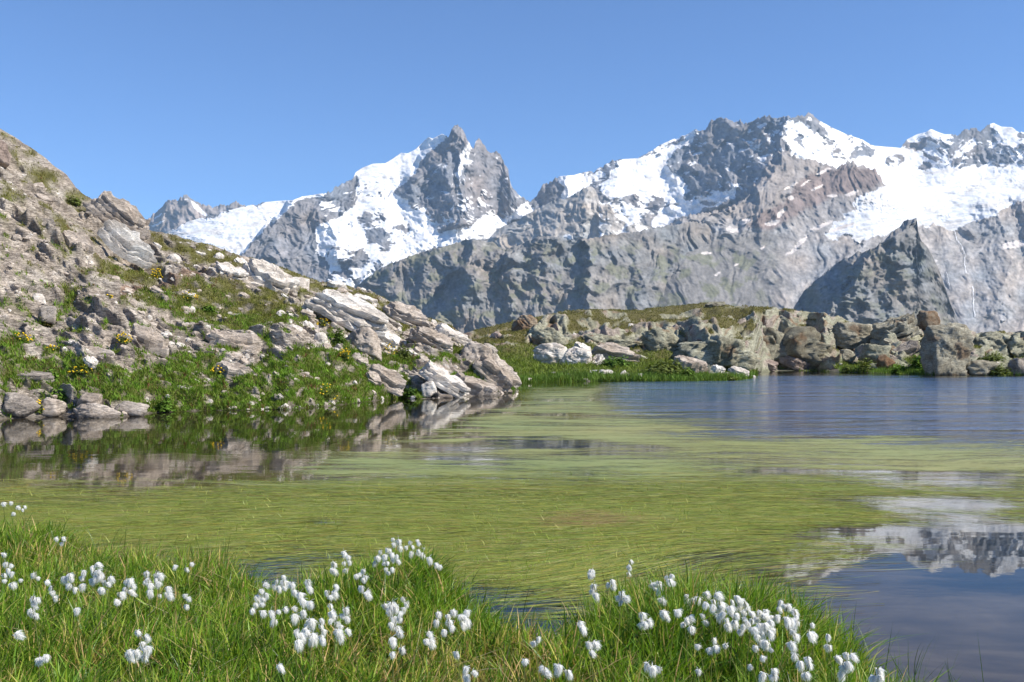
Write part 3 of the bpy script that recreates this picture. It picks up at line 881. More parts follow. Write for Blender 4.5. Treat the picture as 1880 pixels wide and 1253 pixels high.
CLIFFS = [[(968, 600), (1000, 592), (1046, 594), (1048, 640), (1020, 648), (970, 646)], [(1052, 606), (1110, 602), (1176, 606), (1178, 638), (1110, 642), (1052, 640)], [(1180, 600), (1225, 594), (1262, 600), (1262, 646), (1182, 648)], [(1258, 598), (1310, 594), (1350, 606), (1385, 640), (1398, 672), (1290, 676), (1256, 650)],
 [(1340, 585), (1400, 570), (1470, 570), (1530, 575), (1545, 620), (1540, 680), (1400, 680), (1380, 640)], [(1545, 592), (1620, 605), (1690, 600), (1700, 655), (1640, 672), (1560, 660)], [(1712, 600), (1795, 604), (1795, 689), (1712, 689)], [(1790, 604), (1960, 604), (1960, 655), (1790, 655)], [(1780, 662), (1840, 662), (1840, 688), (1780, 688)]]


def fs_cliff(U, V):
    w1 = fbm2(U / 18, V / 10, 3, 801) * 9; w2 = fbm2(U / 18, V / 10, 3, 811) * 6
    c = np.zeros(U.shape)
    for p in CLIFFS:
        c = np.maximum(c, inpoly(U + w1, V + w2, p))
    turfgap = fbm2(U / 26, V / 11, 4, 821) > 0.34
    return np.where(turfgap, 0, c)


def fs_mesh():
    u = np.arange(780, 2300, 2.0); nu = len(u); nv = 130
    vs = interp(FS_SHORE, u); vc = interp(FS_CREST, u)
    t = np.linspace(0, 1, nv)
    V = vs[:, None] + (vc - vs)[:, None] * t[None, :]; U = np.repeat(u[:, None], nv, 1)
    cl0 = fs_cliff(U, V)
    cl = boxblur(boxblur(cl0, 9, 0), 5, 1)
    wgt = 1 - 0.88 * cl
    # ground lies flat between the rock steps: share of the depth that each row takes
    ylin = fs_base(U, V)
    dy = np.diff(ylin, axis=1, prepend=ylin[:, :1]) * wgt
    cum = np.cumsum(dy, axis=1)
    tot = ylin[:, -1:] - ylin[:, :1]
    scale = boxblur(tot / np.maximum(cum[:, -1:], 1e-3), 25, 0)
    dep = cum * np.minimum(scale, 1.6)
    dep = boxblur(boxblur(dep, 17, 0), 11, 0)
    base = P(U, V, ylin[:, :1] + dep)
    x, y, z = base[..., 0], base[..., 1], base[..., 2]
    w1 = fbm2(U / 22, V / 8, 4, 301)
    rockm = smooth(0.25, 0.5, fbm2(U / 60, V / 13, 4, 311) + 0.12 * smooth(690, 600, V) - 0.25 * smooth(640, 680, V) * smooth(1400, 1380, U) + 0.32 * smooth(1380, 1420, U))
    lowm = smooth(1395, 1370, U) * smooth(640, 665, V + w1 * 8)
    rockm = np.maximum(rockm * (1 - lowm) * 0.7, smooth(0.25, 0.7, cl))
    h = fbm3(x * 0.16, y * 0.12, z * 0.2, 3, 321) * 0.55 + (fbm3(x * 0.4, y * 0.25, z * 0.6, 4, 331, 0.55) * 0.45 + trifbm(x * 0.55 + z * 0.3, z * 1.0 + y * 0.25 - x * 0.15, 5, 341, 0.58) * 0.42 - 0.35 * np.clip(ridged2(x * 0.5 + z * 0.35, z * 0.4 - x * 0.2, 3, 345, 0.5) - 1.0, 0, 1)) * rockm + (1 - rockm) * fbm3(x * 1.2, y * 1.2, z, 3, 351) * 0.14
    h = h * smooth(0, 0.08, t)[None, :] * (0.4 + 0.6 * smooth(1, 0.9, t)[None, :])
    pts = base + np.array([0.05, -0.35, 0.93]) * h[..., None]
    n = fbm2(U / 40, V / 14, 4, 361)
    lich = np.array([0.40, 0.39, 0.285]); pink = np.array([0.40, 0.335, 0.28])
    pm = smooth(0.0, 0.5, n)[..., None]
    rc = lich * (1 - pm) + pink * pm
    heath = np.array([0.13, 0.115, 0.045]); lush = np.array([0.085, 0.115, 0.026])
    lm = smooth(630, 672, V + w1 * 14)[..., None]
    gc = heath * (1 - lm) + lush * lm
    col = gc * (1 - rockm[..., None]) + rc * rockm[..., None]
    col = col * (1 + 0.25 * fbm2(U / 10, V / 5, 4, 371)[..., None])
    rust = (smooth(0.35, 0.6, fbm2(U / 25, V / 10, 3, 381)) * rockm)[..., None]
    col = col * (1 - 0.6 * rust) + np.array([0.24, 0.11, 0.05]) * 0.6 * rust
    wet = smooth(0.25, 0.05, pts[..., 2])[..., None]
    col = col * (1 - 0.5 * wet * rockm[..., None])
    foot = []
    for dz, dyy in ((-1.3, -3.5), (-0.6, -1.2)):
        q = pts[:, 0].copy(); q[:, 2] = dz; q[:, 1] += dyy; foot.append(q)
    back = []
    for dyy, dz in ((2, -0.2), (6.0, -1.5), (20, -9)):
        q = pts[:, -1].copy(); q[:, 1] += dyy; q[:, 2] = np.maximum(q[:, 2] + dz, -1.2); back.append(q)
    allp = np.concatenate([np.stack(foot, 1), pts, np.stack(back, 1)], 1)
    cc = np.concatenate([np.repeat(col[:, :1] * 0.5, 2, 1), col, np.repeat(col[:, -1:], 3, 1)], 1)
    gg = np.concatenate([np.zeros((nu, 2)), 1 - rockm, np.repeat(1 - rockm[:, -1:], 3, 1)], 1)
    me = mesh_np('rocky_shore', allp, quads=grid_quads(nu, nv + 5)[:, ::-1], col=np.clip(cc, 0.01, 0.8), attrs={'Grass': gg})
    o = link('rocky_shore', me, M_LICHEN, kind='structure', label='far shore of meadow, heath and low rock across the lake')
    return o, U, V, pts, rockm, u


FSO, FU, FV, FP, FR, Fu = fs_mesh()


def fs_point(u, v):
    i = int(np.clip(np.searchsorted(Fu, u), 0, len(Fu) - 1))
    j = int(np.clip(np.searchsorted(-FV[i], -v), 0, FV.shape[1] - 1))
    return FP[i, j]


# ------------------------------------------------------------------ rocks
_ICO = {}


def ico(n):
    if n not in _ICO:
        bm = bmesh.new(); bmesh.ops.create_icosphere(bm, subdivisions=n, radius=1.0)
        bm.verts.ensure_lookup_table()
        v = np.array([q.co[:] for q in bm.verts]); f = np.array([[q.index for q in p.verts] for p in bm.faces])
        bm.free(); _ICO[n] = (v, f)
    return _ICO[n]


TONES = {'pale': ((0.76, 0.71, 0.64), (0.60, 0.535, 0.46)), 'stone': ((0.52, 0.45, 0.38), (0.37, 0.305, 0.245)), 'grey': ((0.42, 0.37, 0.315), (0.27, 0.235, 0.20)),
         'lichen': ((0.44, 0.43, 0.32), (0.31, 0.295, 0.21)), 'dark': ((0.33, 0.31, 0.23), (0.20, 0.18, 0.13)), 'rust': ((0.31, 0.25, 0.18), (0.23, 0.145, 0.085)), 'pink': ((0.40, 0.325, 0.27), (0.27, 0.21, 0.175)), 'lichenpink': ((0.44, 0.41, 0.315), (0.32, 0.29, 0.215))}


def rock_shape(kind, seed, n=4, tilt=0.0, lean=0.0):
    r = np.random.default_rng(seed)
    d, f = ico(n)
    if kind == 'slab':
        pl = [(0, 0, 1, 0.33), (0, 0, -1, 0.4), (1, 0, 0.15, 0.95), (-1, 0, 0.1, 0.95), (0, -1, 0.2, 0.8), (0, 1, 0, 0.8)]
        pl += [(*(r.normal(size=3) * (1, 1, 0.25)), r.uniform(0.75, 1.0)) for _ in range(6)]
        p = 34
    elif kind == 'block':
        pl = [(0, 0, 1, 0.75), (0, 0, -1, 0.75), (1, 0, 0.2, 0.8), (-1, 0, 0.2, 0.8), (0, -1, 0.25, 0.75), (0, 1, 0, 0.8)]
        pl += [(*r.normal(size=3), r.uniform(0.78, 1.0)) for _ in range(8)]
        p = 36
    elif kind == 'peak':
        pl = [(0.75, -0.1, 0.65, 0.55), (-0.8, 0, 0.55, 0.6), (0, -1, 0.45, 0.55), (0, 1, 0.3, 0.6), (0, 0, -1, 0.6)]
        pl += [(*r.normal(size=3), r.uniform(0.7, 1.0)) for _ in range(5)]
        p = 36
    else:  # dome
        pl = [(*q, r.uniform(0.78, 1.0)) for q in r.normal(size=(15, 3))] + [(0, 0, -1, 0.6), (0, 0, 1, 0.85), (0.2, -1, 0.4, 0.82)]
        p = 20
    acc = 0
    for a, b, c, dist in pl:
        nn = np.array([a, b, c], float); nn /= np.linalg.norm(nn)
        nn = nn + r.normal(size=3) * 0.07; nn /= np.linalg.norm(nn)
        acc = acc + np.clip(d @ nn / dist, 0, None) ** p
    rad = np.clip((acc + 1e-9) ** (-1.0 / p), 0.2, 1.35)
    v = d * rad[:, None]
    return v, f


def plate_stack(seed, layers=4, seg=26, rings=3, aspect=0.75, thick=0.5):
    """irregular flat beds lying on one another, each with its own broken outline"""
    r = np.random.default_rng(seed)
    V, T = [], []; off = 0
    z = -thick / 2
    th = r.uniform(0.6, 1.4, layers); th = th / th.sum() * thick
    cx = cy = 0.0
    for k in range(layers):
        if k == 0:
            nc = int(r.integers(6, 10)); ca0 = np.sort(np.linspace(0, 2 * np.pi, nc, endpoint=False) + r.uniform(-0.25, 0.25, nc))
        ca = ca0 + r.normal(0, 0.06, nc)
        cr = (r.uniform(0.72, 1.08, nc) if k == 0 else cr0[np.arange(nc) % len(cr0)] * r.uniform(0.9, 1.04, nc)) * (1.0 - 0.035 * k * r.uniform(0.2, 1.8))
        if k == 0: cr0 = cr
        pc = np.stack([np.cos(ca) * cr, np.sin(ca) * cr * aspect], 1)
        t = np.linspace(0, nc, seg, endpoint=False); i = t.astype(int); f = (t - i)[:, None]
        pl = pc[i] * (1 - f) + pc[(i + 1) % nc] * f
        pl = pl * (1 + 0.05 * r.normal(size=(seg, 1)))
        cx += r.normal(0, 0.03); cy += r.normal(0, 0.025) + 0.02
        sl = r.normal(0, 0.035, 2)
        ringsv = [(1.0 - r.uniform(0.0, 0.05), 0.0), (1.0, th[k] * 0.55), (0.97, th[k])] + [(1 - (q + 1) / (rings + 0.6), th[k]) for q in range(rings)]
        base = off
        for q, (sc, zz) in enumerate(ringsv):
            p = pl * sc + np.array([cx, cy])
            zz_ = z + zz + p @ sl + (r.normal(0, 0.014, seg) + 0.09 * fbm2(p[:, 0] * 2.2, p[:, 1] * 2.2, 3, seed % 97 + k) if q >= 2 else 0)
            V.append(np.stack([p[:, 0], p[:, 1], zz_ + 0 * p[:, 0]], 1))
        V.append(np.array([[cx, cy, z + th[k]]]))
        nr = len(ringsv)
        s0 = np.arange(seg); s1 = (s0 + 1) % seg
        for q in range(nr - 1):
            a = base + q * seg
            T.append(np.stack([a + s0, a + s1, a + seg + s1], 1)); T.append(np.stack([a + s0, a + seg + s1, a + seg + s0], 1))
        c = base + nr * seg
        T.append(np.stack([base + (nr - 1) * seg + s0, base + (nr - 1) * seg + s1, np.full(seg, c)], 1))
        off = c + 1
        z += th[k] * 0.97
    return np.concatenate(V), np.concatenate(T)


def rotm(ax, a):
    return np.array(Matrix.Rotation(a, 3, ax))


def make_rock(label, u0, v0, u1, v1, tilt, kind, tone, seed, point, depth=0.8, n=4, name='boulder', mat=None, sink=0.12, Yoff=0.0, group=None, category='boulder', yaw=0.25, bump=1.0, parent=None):
    """photo box -> real rock of that width and height standing at the ground distance of its foot"""
    uc = (u0 + u1) / 2
    g = point(uc, v1)
    Y = g[1] + Yoff
    w = (u1 - u0) / F * Y; hgt = (v1 - v0) / F * Y
    r = np.random.default_rng(seed + 1)
    plates = kind == 'slab'
    if plates:
        v, f = plate_stack(seed, int(r.integers(2, 5)) if (u1 - u0) > 45 else 2, 40 if n >= 5 else 28, 4 if n >= 5 else 3)
    elif kind == 'cluster':
        vs_, fs_ = [], []; off = 0
        nb = int(r.integers(4, 7))
        for b_ in range(nb):
            vv, ff = rock_shape('block', seed + 31 * b_, 4)
            xx = -0.72 + 1.44 * (b_ + 0.5) / nb + r.normal(0, 0.06)
            hgt_ = (1 - 0.5 * abs(xx) ** 1.6) * r.uniform(0.75, 1.05)
            vv = vv @ rotm('Y', r.normal(0, 0.22)).T @ rotm('Z', r.uniform(-0.5, 0.5)).T
            vv = vv * np.array([r.uniform(0.34, 0.52), r.uniform(0.55, 0.85), hgt_]) + np.array([xx, r.uniform(-0.25, 0.2), -0.9 + hgt_ * 0.75])
            vs_.append(vv); fs_.append(ff + off); off += len(vv)
        vv, ff = rock_shape('dome', seed + 5, 4)
        vs_.append(vv * np.array([0.95, 0.7, 0.55]) + np.array([0, 0, -0.55])); fs_.append(ff + off)
        v, f = np.concatenate(vs_), np.concatenate(fs_)
    else:
        v, f = rock_shape(kind, seed, n)
    # layered weathering along the bedding of the piece
    zl = v[:, 2] * 4.6 + 0.8 * fbm3(v[:, 0] * 1.3, v[:, 1] * 1.3, v[:, 2] * 1.3, 2, seed % 50)
    fr = zl * 1.6 - np.floor(zl * 1.6)
    st = np.where(fr < 0.8, fr / 0.8, (1 - fr) / 0.2)
    lat = np.stack([v[:, 0], v[:, 1], 0 * v[:, 2]], 1)
    big = fbm3(v[:, 0] * 1.6, v[:, 1] * 1.6, v[:, 2] * 1.6, 3, seed % 50 + 3)
    fine = trifbm(v[:, 0] * 2.4 + v[:, 1] * 1.1, v[:, 2] * 2.6 - v[:, 1] * 1.6, 4, seed % 50 + 9, 0.6)
    crk = ridged2(v[:, 0] * 2.6 + v[:, 1] * 1.5, v[:, 2] * 2.6 - v[:, 1], 3, seed % 40)
    nd = v / np.linalg.norm(v, axis=1)[:, None]
    v = v + nd * (0.03 * big + 0.02 * fine)[:, None] if plates else v + lat * (0.065 * bump * (st - 0.5))[:, None] + nd * (0.06 * big + 0.06 * bump * fine - 0.10 * bump * np.clip(crk - 0.85, 0, 1))[:, None]
    rot = rotm('Y', math.radians(tilt)) @ rotm('X', math.radians(r.uniform(8, 24) if plates else r.uniform(-12, 6))) @ rotm('Z', r.uniform(-yaw, yaw))
    v = v @ rot.T
    v[:, 0] = (v[:, 0] - v[:, 0].min()) / np.ptp(v[:, 0]) - 0.5
    v[:, 2] = (v[:, 2] - v[:, 2].min()) / np.ptp(v[:, 2])
    v[:, 1] = (v[:, 1] - v[:, 1].min()) / np.ptp(v[:, 1]) - 0.42
    hh = hgt * (1 + sink)
    v = v * np.array([w, max(depth * w, depth * hgt), hh])
    base = P(uc, v1, Y) + np.array([0, 0.36 * depth * w, -sink * hgt])
    a, b = TONES[tone]
    wp = v + base
    nz = fbm3(wp[:, 0] * 1.1, wp[:, 1] * 1.1, wp[:, 2] * 1.6, 4, seed % 30 + 5)
    m = smooth(-0.35, 0.45, nz)[:, None]
    col = np.array(a) * m + np.array(b) * (1 - m)
    if tone in ('lichen', 'dark', 'rust', 'lichenpink'):
        rm = smooth(0.35, 0.6, fbm3(wp[:, 0] * 0.7, wp[:, 1] * 0.7, wp[:, 2] * 0.9, 3, seed % 30 + 15))[:, None]
        col = col * (1 - 0.55 * rm) + np.array([0.22, 0.115, 0.055]) * 0.55 * rm
    wet = smooth(0.14, 0.02, wp[:, 2])[:, None]
    col = col * (1 - 0.5 * wet)
    me = mesh_np(name, v, tris=f, col=np.clip(col, 0.02, 0.75), attrs={'Grass': np.zeros(len(v))}, smooth_=not plates)
    o = link(name, me, mat or M_ROCK, loc=tuple(base), parent=parent, label=label, category=None if parent else category, group=group)
    return o


HR = [  # label, u0, v0, u1, v1, tilt, kind, tone, depth, n
 ('long grey overhanging slab on the hillside skyline, dark underneath', 146, 348, 272, 432, 33, 'slab', 'stone', 0.22, 5),
 ('smooth tilted grey slab just below the overhanging one', 176, 402, 286, 484, 38, 'slab', 'pale', 0.12, 5),
 ('white slab beside the end of the earth path', 380, 478, 452, 520, 22, 'slab', 'pale', 0.7, 5),
 ('broad white slab along the ridge above the square block', 436, 472, 545, 538, 30, 'slab', 'pale', 0.5, 5),
 ('square cracked white block on the ridge slabs', 520, 507, 564, 536, 12, 'block', 'pale', 0.8, 4),
 ('longest white slab sloping down the middle of the hillside', 553, 528, 712, 612, 29, 'slab', 'pale', 0.4, 5),
 ('small pale rock under the upper end of the longest slab', 543, 545, 602, 582, 20, 'block', 'pale', 0.7, 4),
 ('big rounded boulder with dark shaded left side in mid slope', 626, 600, 698, 660, 18, 'dome', 'stone', 0.9, 5),
 ('pale slab resting right of the big rounded boulder', 672, 598, 732, 640, 28, 'slab', 'pale', 0.6, 4),
 ('grey fractured rock above the shoreline blocks', 748, 598, 832, 650, 28, 'slab', 'stone', 0.6, 5),
 ('white tilted slab pair ending at the waterline', 766, 662, 864, 730, 36, 'slab', 'pale', 0.5, 5),
 ('upright white block at the waterline left of the slab pair', 772, 700, 803, 729, -20, 'block', 'pale', 0.7, 4),
 ('layered block stack near the tip of the point', 838, 626, 905, 682, 20, 'block', 'stone', 0.7, 5),
 ('sloping rock wedge that forms the tip of the point', 868, 648, 958, 716, 38, 'slab', 'stone', 0.5, 5),
 ('low pale rock at the water just before the tip', 826, 684, 915, 730, 26, 'slab', 'stone', 0.5, 5),
 ('large flat-topped boulder on the shore at the picture edge', -30, 722, 56, 767, 6, 'dome', 'grey', 0.8, 5),
 ('rounded brown boulder between two shore rocks, farthest left bay', 62, 730, 111, 768, 10, 'dome', 'stone', 0.8, 4),
 ('wide flat boulder with undercut dark base at the water', 120, 741, 218, 771, 4, 'dome', 'stone', 0.6, 5),
 ('small shore boulder right of the wide flat one', 205, 737, 270, 766, 8, 'dome', 'stone', 0.7, 4),
 ('pale lump of rock behind the wide flat shore boulder', 138, 721, 182, 746, 10, 'block', 'stone', 0.7, 4),
 ('long grey block in the grass above the left shore', -20, 676, 86, 706, 3, 'slab', 'grey', 0.5, 4),
 ('lone pale stone in the shallow water off the grassy shore', 499, 741, 536, 758, 14, 'peak', 'pale', 0.8, 4),
 ('flat pale strata slab in the left slope under yellow flowers', 228, 592, 308, 650, 16, 'slab', 'stone', 0.5, 4),
 ('pale ledge below the large turf patch', 378, 606, 472, 652, 12, 'slab', 'stone', 0.5, 4),
 ('cracked pale ledge ending in the shore grass', 384, 662, 468, 708, 18, 'slab', 'stone', 0.5, 4),
 ('small rock on the skyline above the longest slab', 598, 513, 634, 532, 8, 'slab', 'pale', 0.8, 4),
 ('thin pale rock on the skyline turf right of centre slope', 642, 538, 692, 562, 26, 'slab', 'pale', 0.6, 4),
 ('pale rock beside red plants below the skyline', 440, 512, 486, 530, 20, 'slab', 'pale', 0.6, 4),
 ('narrow pale rock standing left of the small skyline pair', 552, 566, 574, 588, 30, 'block', 'pale', 0.7, 4),
 ('shelf of pale rock running down to the point', 700, 552, 790, 606, 31, 'slab', 'stone', 0.5, 5),
 ('broken pale ledge above the point near the skyline', 790, 592, 866, 640, 30, 'slab', 'pale', 0.5, 5),
 ('long low ledge crossing the grass down to the shore', 660, 668, 745, 722, 34, 'slab', 'stone', 0.35, 4),
 ('small dark-based stones cluster rock at the waterline', 800, 722, 832, 734, 4, 'dome', 'stone', 0.7, 3),
 ('tiny white stone at the waterline below the grassy bank', 752, 727, 768, 738, 0, 'block', 'pale', 0.8, 3),
 ('rusty pale rock face at the upper left picture edge', -30, 252, 14, 300, 55, 'slab', 'pink', 0.7, 4),
 ('dark ledge on the steep upper left slope', 30, 394, 100, 424, 20, 'slab', 'grey', 0.35, 5),
 ('stepped ledge left of the overhanging slab', 98, 420, 168, 470, 24, 'slab', 'stone', 0.5, 5),
 ('dark boulder at the head of the turf gully', 62, 560, 100, 592, 14, 'block', 'grey', 0.7, 4),
 ('layered ledge above the long grey block', 110, 632, 210, 662, 10, 'slab', 'stone', 0.3, 5),
]
for i, (lab, u0, v0, u1, v1, tilt, kind, tone, dep, n) in enumerate(HR):
    make_rock(lab, u0, v0, u1, v1, tilt, kind, tone, 1000 + i * 13, hill_point, dep, n)

FR_ROCKS = [
 ('rust-stained boulder with a pale top at the left end of the far rise', 938, 577, 994, 612, 5, 'dome', 'rust', 0.7, 5, 'b'),
 ('rounded green-grey lichen outcrop, leftmost on the far shore', 972, 594, 1047, 648, -8, 'dome', 'lichen', 0.7, 5, 'l'),
 ('wide lichen outcrop behind the meadow boulders', 1050, 604, 1177, 642, 3, 'dome', 'lichen', 0.5, 5, 'l'),
 ('lichen outcrop right of the dark cleft on the far shore', 1180, 596, 1262, 648, 6, 'dome', 'lichen', 0.6, 5, 'l'),
 ('largest domed lichen outcrop in the middle of the far shore', 1254, 594, 1398, 676, 22, 'dome', 'lichen', 0.6, 5, 'l'),
 ('big dark slanting crag with diagonal layers', 1352, 574, 1545, 681, 20, 'dome', 'dark', 0.5, 5, 'l'),
 ('pinkish foot of the dark crag at the water', 1418, 632, 1496, 682, 24, 'slab', 'pink', 0.5, 5, 'l'),
 ('low pinkish wedge at the water between dome and crag', 1384, 655, 1434, 680, 20, 'slab', 'pink', 0.6, 4, 'b'),
 ('small dark knob on the skyline above the lichen dome', 1293, 552, 1334, 566, 2, 'dome', 'dark', 0.7, 4, 'l'),
 ('pale rock below the crag at its right foot', 1541, 641, 1575, 668, 10, 'block', 'lichenpink', 0.8, 4, 'l'),
 ('pale lichen shoulder joining crag and right-hand ridge', 1528, 585, 1622, 640, 12, 'dome', 'lichenpink', 0.5, 5, 'l'),
 ('pale flat-sided rock forming the right-hand ridge top', 1606, 566, 1700, 630, -12, 'slab', 'lichenpink', 0.6, 5, 'l'),
 ('rust and yellow rock at the ridge top end', 1690, 566, 1732, 604, -5, 'block', 'rust', 0.8, 4, 'l'),
 ('cracked lichen rock low on the slope left of the leafy bush', 1585, 626, 1644, 668, 10, 'block', 'lichen', 0.7, 4, 'l'),
 ('smooth grey tilted block above the leafy bush', 1642, 620, 1698, 658, -25, 'slab', 'grey', 0.7, 4, 'l'),
 ('reddish rock at the water beside the leafy bush', 1612, 651, 1650, 678, 8, 'dome', 'rust', 0.8, 4, 'l'),
 ('tall upright rock with dark left face at the water', 1708, 580, 1793, 692, -6, 'block', 'lichenpink', 0.7, 5, 'l'),
 ('broad lichen rock right of the tall upright one', 1786, 592, 1905, 662, 4, 'dome', 'lichen', 0.6, 5, 'l'),
 ('low rock at the water under the broad lichen rock', 1776, 658, 1842, 690, 6, 'dome', 'lichenpink', 0.6, 4, 'l'),
 ('grey rock at the water by the right picture edge', 1858, 652, 1905, 694, 3, 'block', 'grey', 0.7, 4, 'l'),
 ('rounded rock outcrop beyond the right picture edge', 1930, 600, 2040, 690, 4, 'dome', 'lichen', 0.7, 4, 'l'),
 ('pale boulder with a dark hollow, left of the meadow group', 978, 629, 1046, 670, 5, 'dome', 'pale', 0.7, 5, 'b'),
 ('largest pale cracked boulder of the meadow group', 1028, 636, 1090, 680, 18, 'block', 'pale', 0.8, 5, 'b'),
 ('upper pale boulder leaning on the meadow group', 1050, 627, 1090, 652, 22, 'slab', 'pale', 0.7, 4, 'b'),
 ('small pale boulder at the right of the meadow group', 1082, 650, 1112, 680, -30, 'slab', 'pale', 0.8, 4, 'b'),
 ('long slab with dark shaded underside behind the meadow group', 1086, 628, 1180, 664, 16, 'slab', 'stone', 0.6, 5, 'b'),
 ('flat pale stone in the grass near the far waterline', 1078, 679, 1136, 695, 2, 'dome', 'pale', 0.7, 4, 'b'),
 ('pointed white stone near the far waterline', 1134, 680, 1163, 696, 10, 'peak', 'pale', 0.8, 4, 'b'),
 ('small white stone right of the pointed one', 1171, 686, 1185, 697, 0, 'dome', 'pale', 0.8, 3, 'b'),
 ('pale boulder with dark left half on the peninsula', 1237, 652, 1306, 684, 14, 'slab', 'stone', 0.7, 5, 'b'),
 ('small pale rock right of the half-dark peninsula boulder', 1307, 670, 1334, 688, 12, 'slab', 'pale', 0.8, 4, 'b'),
 ('white stones at the end of the grassy peninsula', 1338, 672, 1378, 692, 20, 'slab', 'pale', 0.5, 4, 'b'),
 ('last white stone at the tip of the peninsula', 1376, 689, 1388, 697, 0, 'dome', 'pale', 0.8, 3, 'b'),
 ('low white stone in the grass at the left far waterline', 1010, 683, 1030, 693, 0, 'dome', 'pale', 0.8, 3, 'b'),
 ('pale flat stone in the grass left of the flat meadow stone', 1034, 686, 1056, 697, 0, 'dome', 'pale', 0.7, 3, 'b'),
 ('white stone in the water near the left end of the far shore', 964, 694, 978, 702, 0, 'block', 'pale', 0.8, 3, 'b'),
 ('small grey stone on the far waterline', 1068, 695, 1084, 703, 0, 'dome', 'grey', 0.8, 3, 'b'),
 ('pink bare rock patch left of the lichen outcrops', 900, 608, 940, 632, 35, 'slab', 'pink', 0.6, 4, 'b'),
 ('small dark stone left of the meadow group', 948, 636, 975, 647, 20, 'slab', 'grey', 0.7, 3, 'b'),
]
for i, (lab, u0, v0, u1, v1, tilt, kind, tone, dep, n, mt) in enumerate(FR_ROCKS):
    if mt == 'l' and (u1 - u0) > 40: v0 += (v1 - v0) * 0.10
    if kind in ('dome', 'block') and (u1 - u0) > 95 and mt == 'l':
        kind = 'cluster'; tilt *= 0.4; du = (u1 - u0) * 0.10; u0 -= du; u1 += du; v0 += (v1 - v0) * 0.14
    make_rock(lab, u0, v0, u1, v1, tilt, kind, tone, 3000 + i * 17, fs_point, dep, n, name='rock_outcrop' if mt == 'l' and (u1 - u0) > 70 else 'boulder', mat=M_LICHEN if mt == 'l' else M_ROCK, category='outcrop' if mt == 'l' and (u1 - u0) > 70 else 'boulder', bump=2.0 if kind == 'cluster' else 1.5)

# loose stones: broken plates, pieces of the hillside and of the far shore
def stone_set(names, nvar, seed0, layers, seg):
    out = []
    for s in range(nvar):
        if s % 4 == 3:
            v, f = rock_shape('block', seed0 + s, 2); v = v * np.array([0.8, 0.8, 0.5])
        else:
            v, f = plate_stack(seed0 + s, layers + s % 2, seg, 1, 0.7, 0.32 + 0.1 * (s % 3))
        tone = TONES[names[s % len(names)]]
        m = smooth(-0.3, 0.4, fbm3(v[:, 0] * 1.5, v[:, 1] * 1.5, v[:, 2] * 1.5, 3, s + 20))[:, None]
        out.append((v, f, np.array(tone[0]) * m + np.array(tone[1]) * (1 - m)))
    return out


STONES = stone_set(['pale', 'stone', 'stone', 'stone', 'pale', 'grey', 'stone'], 10, 500, 2, 14)
FSTONES = stone_set(['lichen', 'pale', 'lichenpink', 'grey', 'lichen', 'pink'], 8, 640, 2, 14)
_cache = {}


def stone_mesh(sets, k):
    key = (id(sets), k)
    if key not in _cache:
        v, f, c = sets[k]
        me = mesh_np('stone', v, tris=f, col=c, attrs={'Grass': np.zeros(len(v))}, smooth_=False)
        me.materials.append(M_ROCK); _cache[key] = me
    return _cache[key]


def stone_pose(r, g, w, tilt):
    loc = np.array([g[0], g[1], g[2]])
    sc = np.array([w * 0.5, w * r.uniform(0.4, 0.6), w * r.uniform(0.35, 0.75)])
    rot = rotm('Y', math.radians(r.normal(tilt, 7))) @ rotm('X', math.radians(r.normal(20, 8))) @ rotm('Z', r.uniform(-0.6, 0.6))
    return loc, sc, rot


def scatter_stones(parent, sets, point, n, mk, wpx, seed, tilt, stuff=False):
    r = np.random.default_rng(seed)
    vs, fs, cs = [], [], []; off = 0; done = 0
    while done < n:
        q = mk(r)
        if q is None: continue
        u, v = q; done += 1
        g = point(u, v)
        w = wpx[0] + (wpx[1] - wpx[0]) * r.uniform(0, 1) ** 2
        w = w / F * g[1]
        k = int(r.integers(len(sets)))
        loc, sc, rot = stone_pose(r, g, w, tilt(u) if callable(tilt) else tilt)
        if stuff:
            vv, ff, cc = sets[k]
            vs.append((vv * sc) @ rot.T + loc); fs.append(ff + off); cs.append(cc * r.uniform(0.8, 1.15)); off += len(vv)
        else:
            o = bpy.data.objects.new('stone', stone_mesh(sets, k)); C.objects.link(o)
            o.parent = parent
            M4 = Matrix(np.vstack([np.hstack([rot @ np.diag(sc), loc[:, None]]), [0, 0, 0, 1]]).tolist())
            o.matrix_local = M4
    if stuff:
        me = mesh_np('stones', np.concatenate(vs), tris=np.concatenate(fs), col=np.concatenate(cs), attrs={'Grass': np.zeros(off)}, smooth_=False)
        link('stones', me, M_ROCK, parent=parent, kind='stuff')


def hill_pick(rockbias):
    def f(r):
        i = int(r.integers(150, HU.shape[0] - 8)); j = int(r.integers(4, HU.shape[1] - 4))
        gr = HG[i, j]
        if r.uniform() < (0.93 if gr > 0.5 else 0.0) * rockbias: return None
        if HU[i, j] < 340 and r.uniform() < 0.6: return None
        return HU[i, j], HV[i, j]
    return f


def fs_pick(r):
    u = r.uniform(880, 1900); a = float(interp(FS_CREST, u)); b = float(interp(FS_SHORE, u))
    return u, a + (b - a) * r.uniform(0.03, 0.97)


htilt = lambda u: 12 + 20 * float(np.clip(u / 600, 0, 1))
scatter_stones(HILL, STONES, hill_point, 285, hill_pick(1.0), (12, 38), 31, htilt)
scatter_stones(HILL, STONES, hill_point, 1500, hill_pick(0.97), (4, 18), 32, htilt, stuff=True)
scatter_stones(HILL, STONES, hill_point, 60, lambda r: (lambda u: (u, float(interp(HILL_SHORE, u)) - r.uniform(0, 5)))(r.uniform(420, 940)), (4, 14), 34, 8, stuff=True)
scatter_stones(FSO, FSTONES, fs_point, 90, fs_pick, (7, 24), 33, 8)

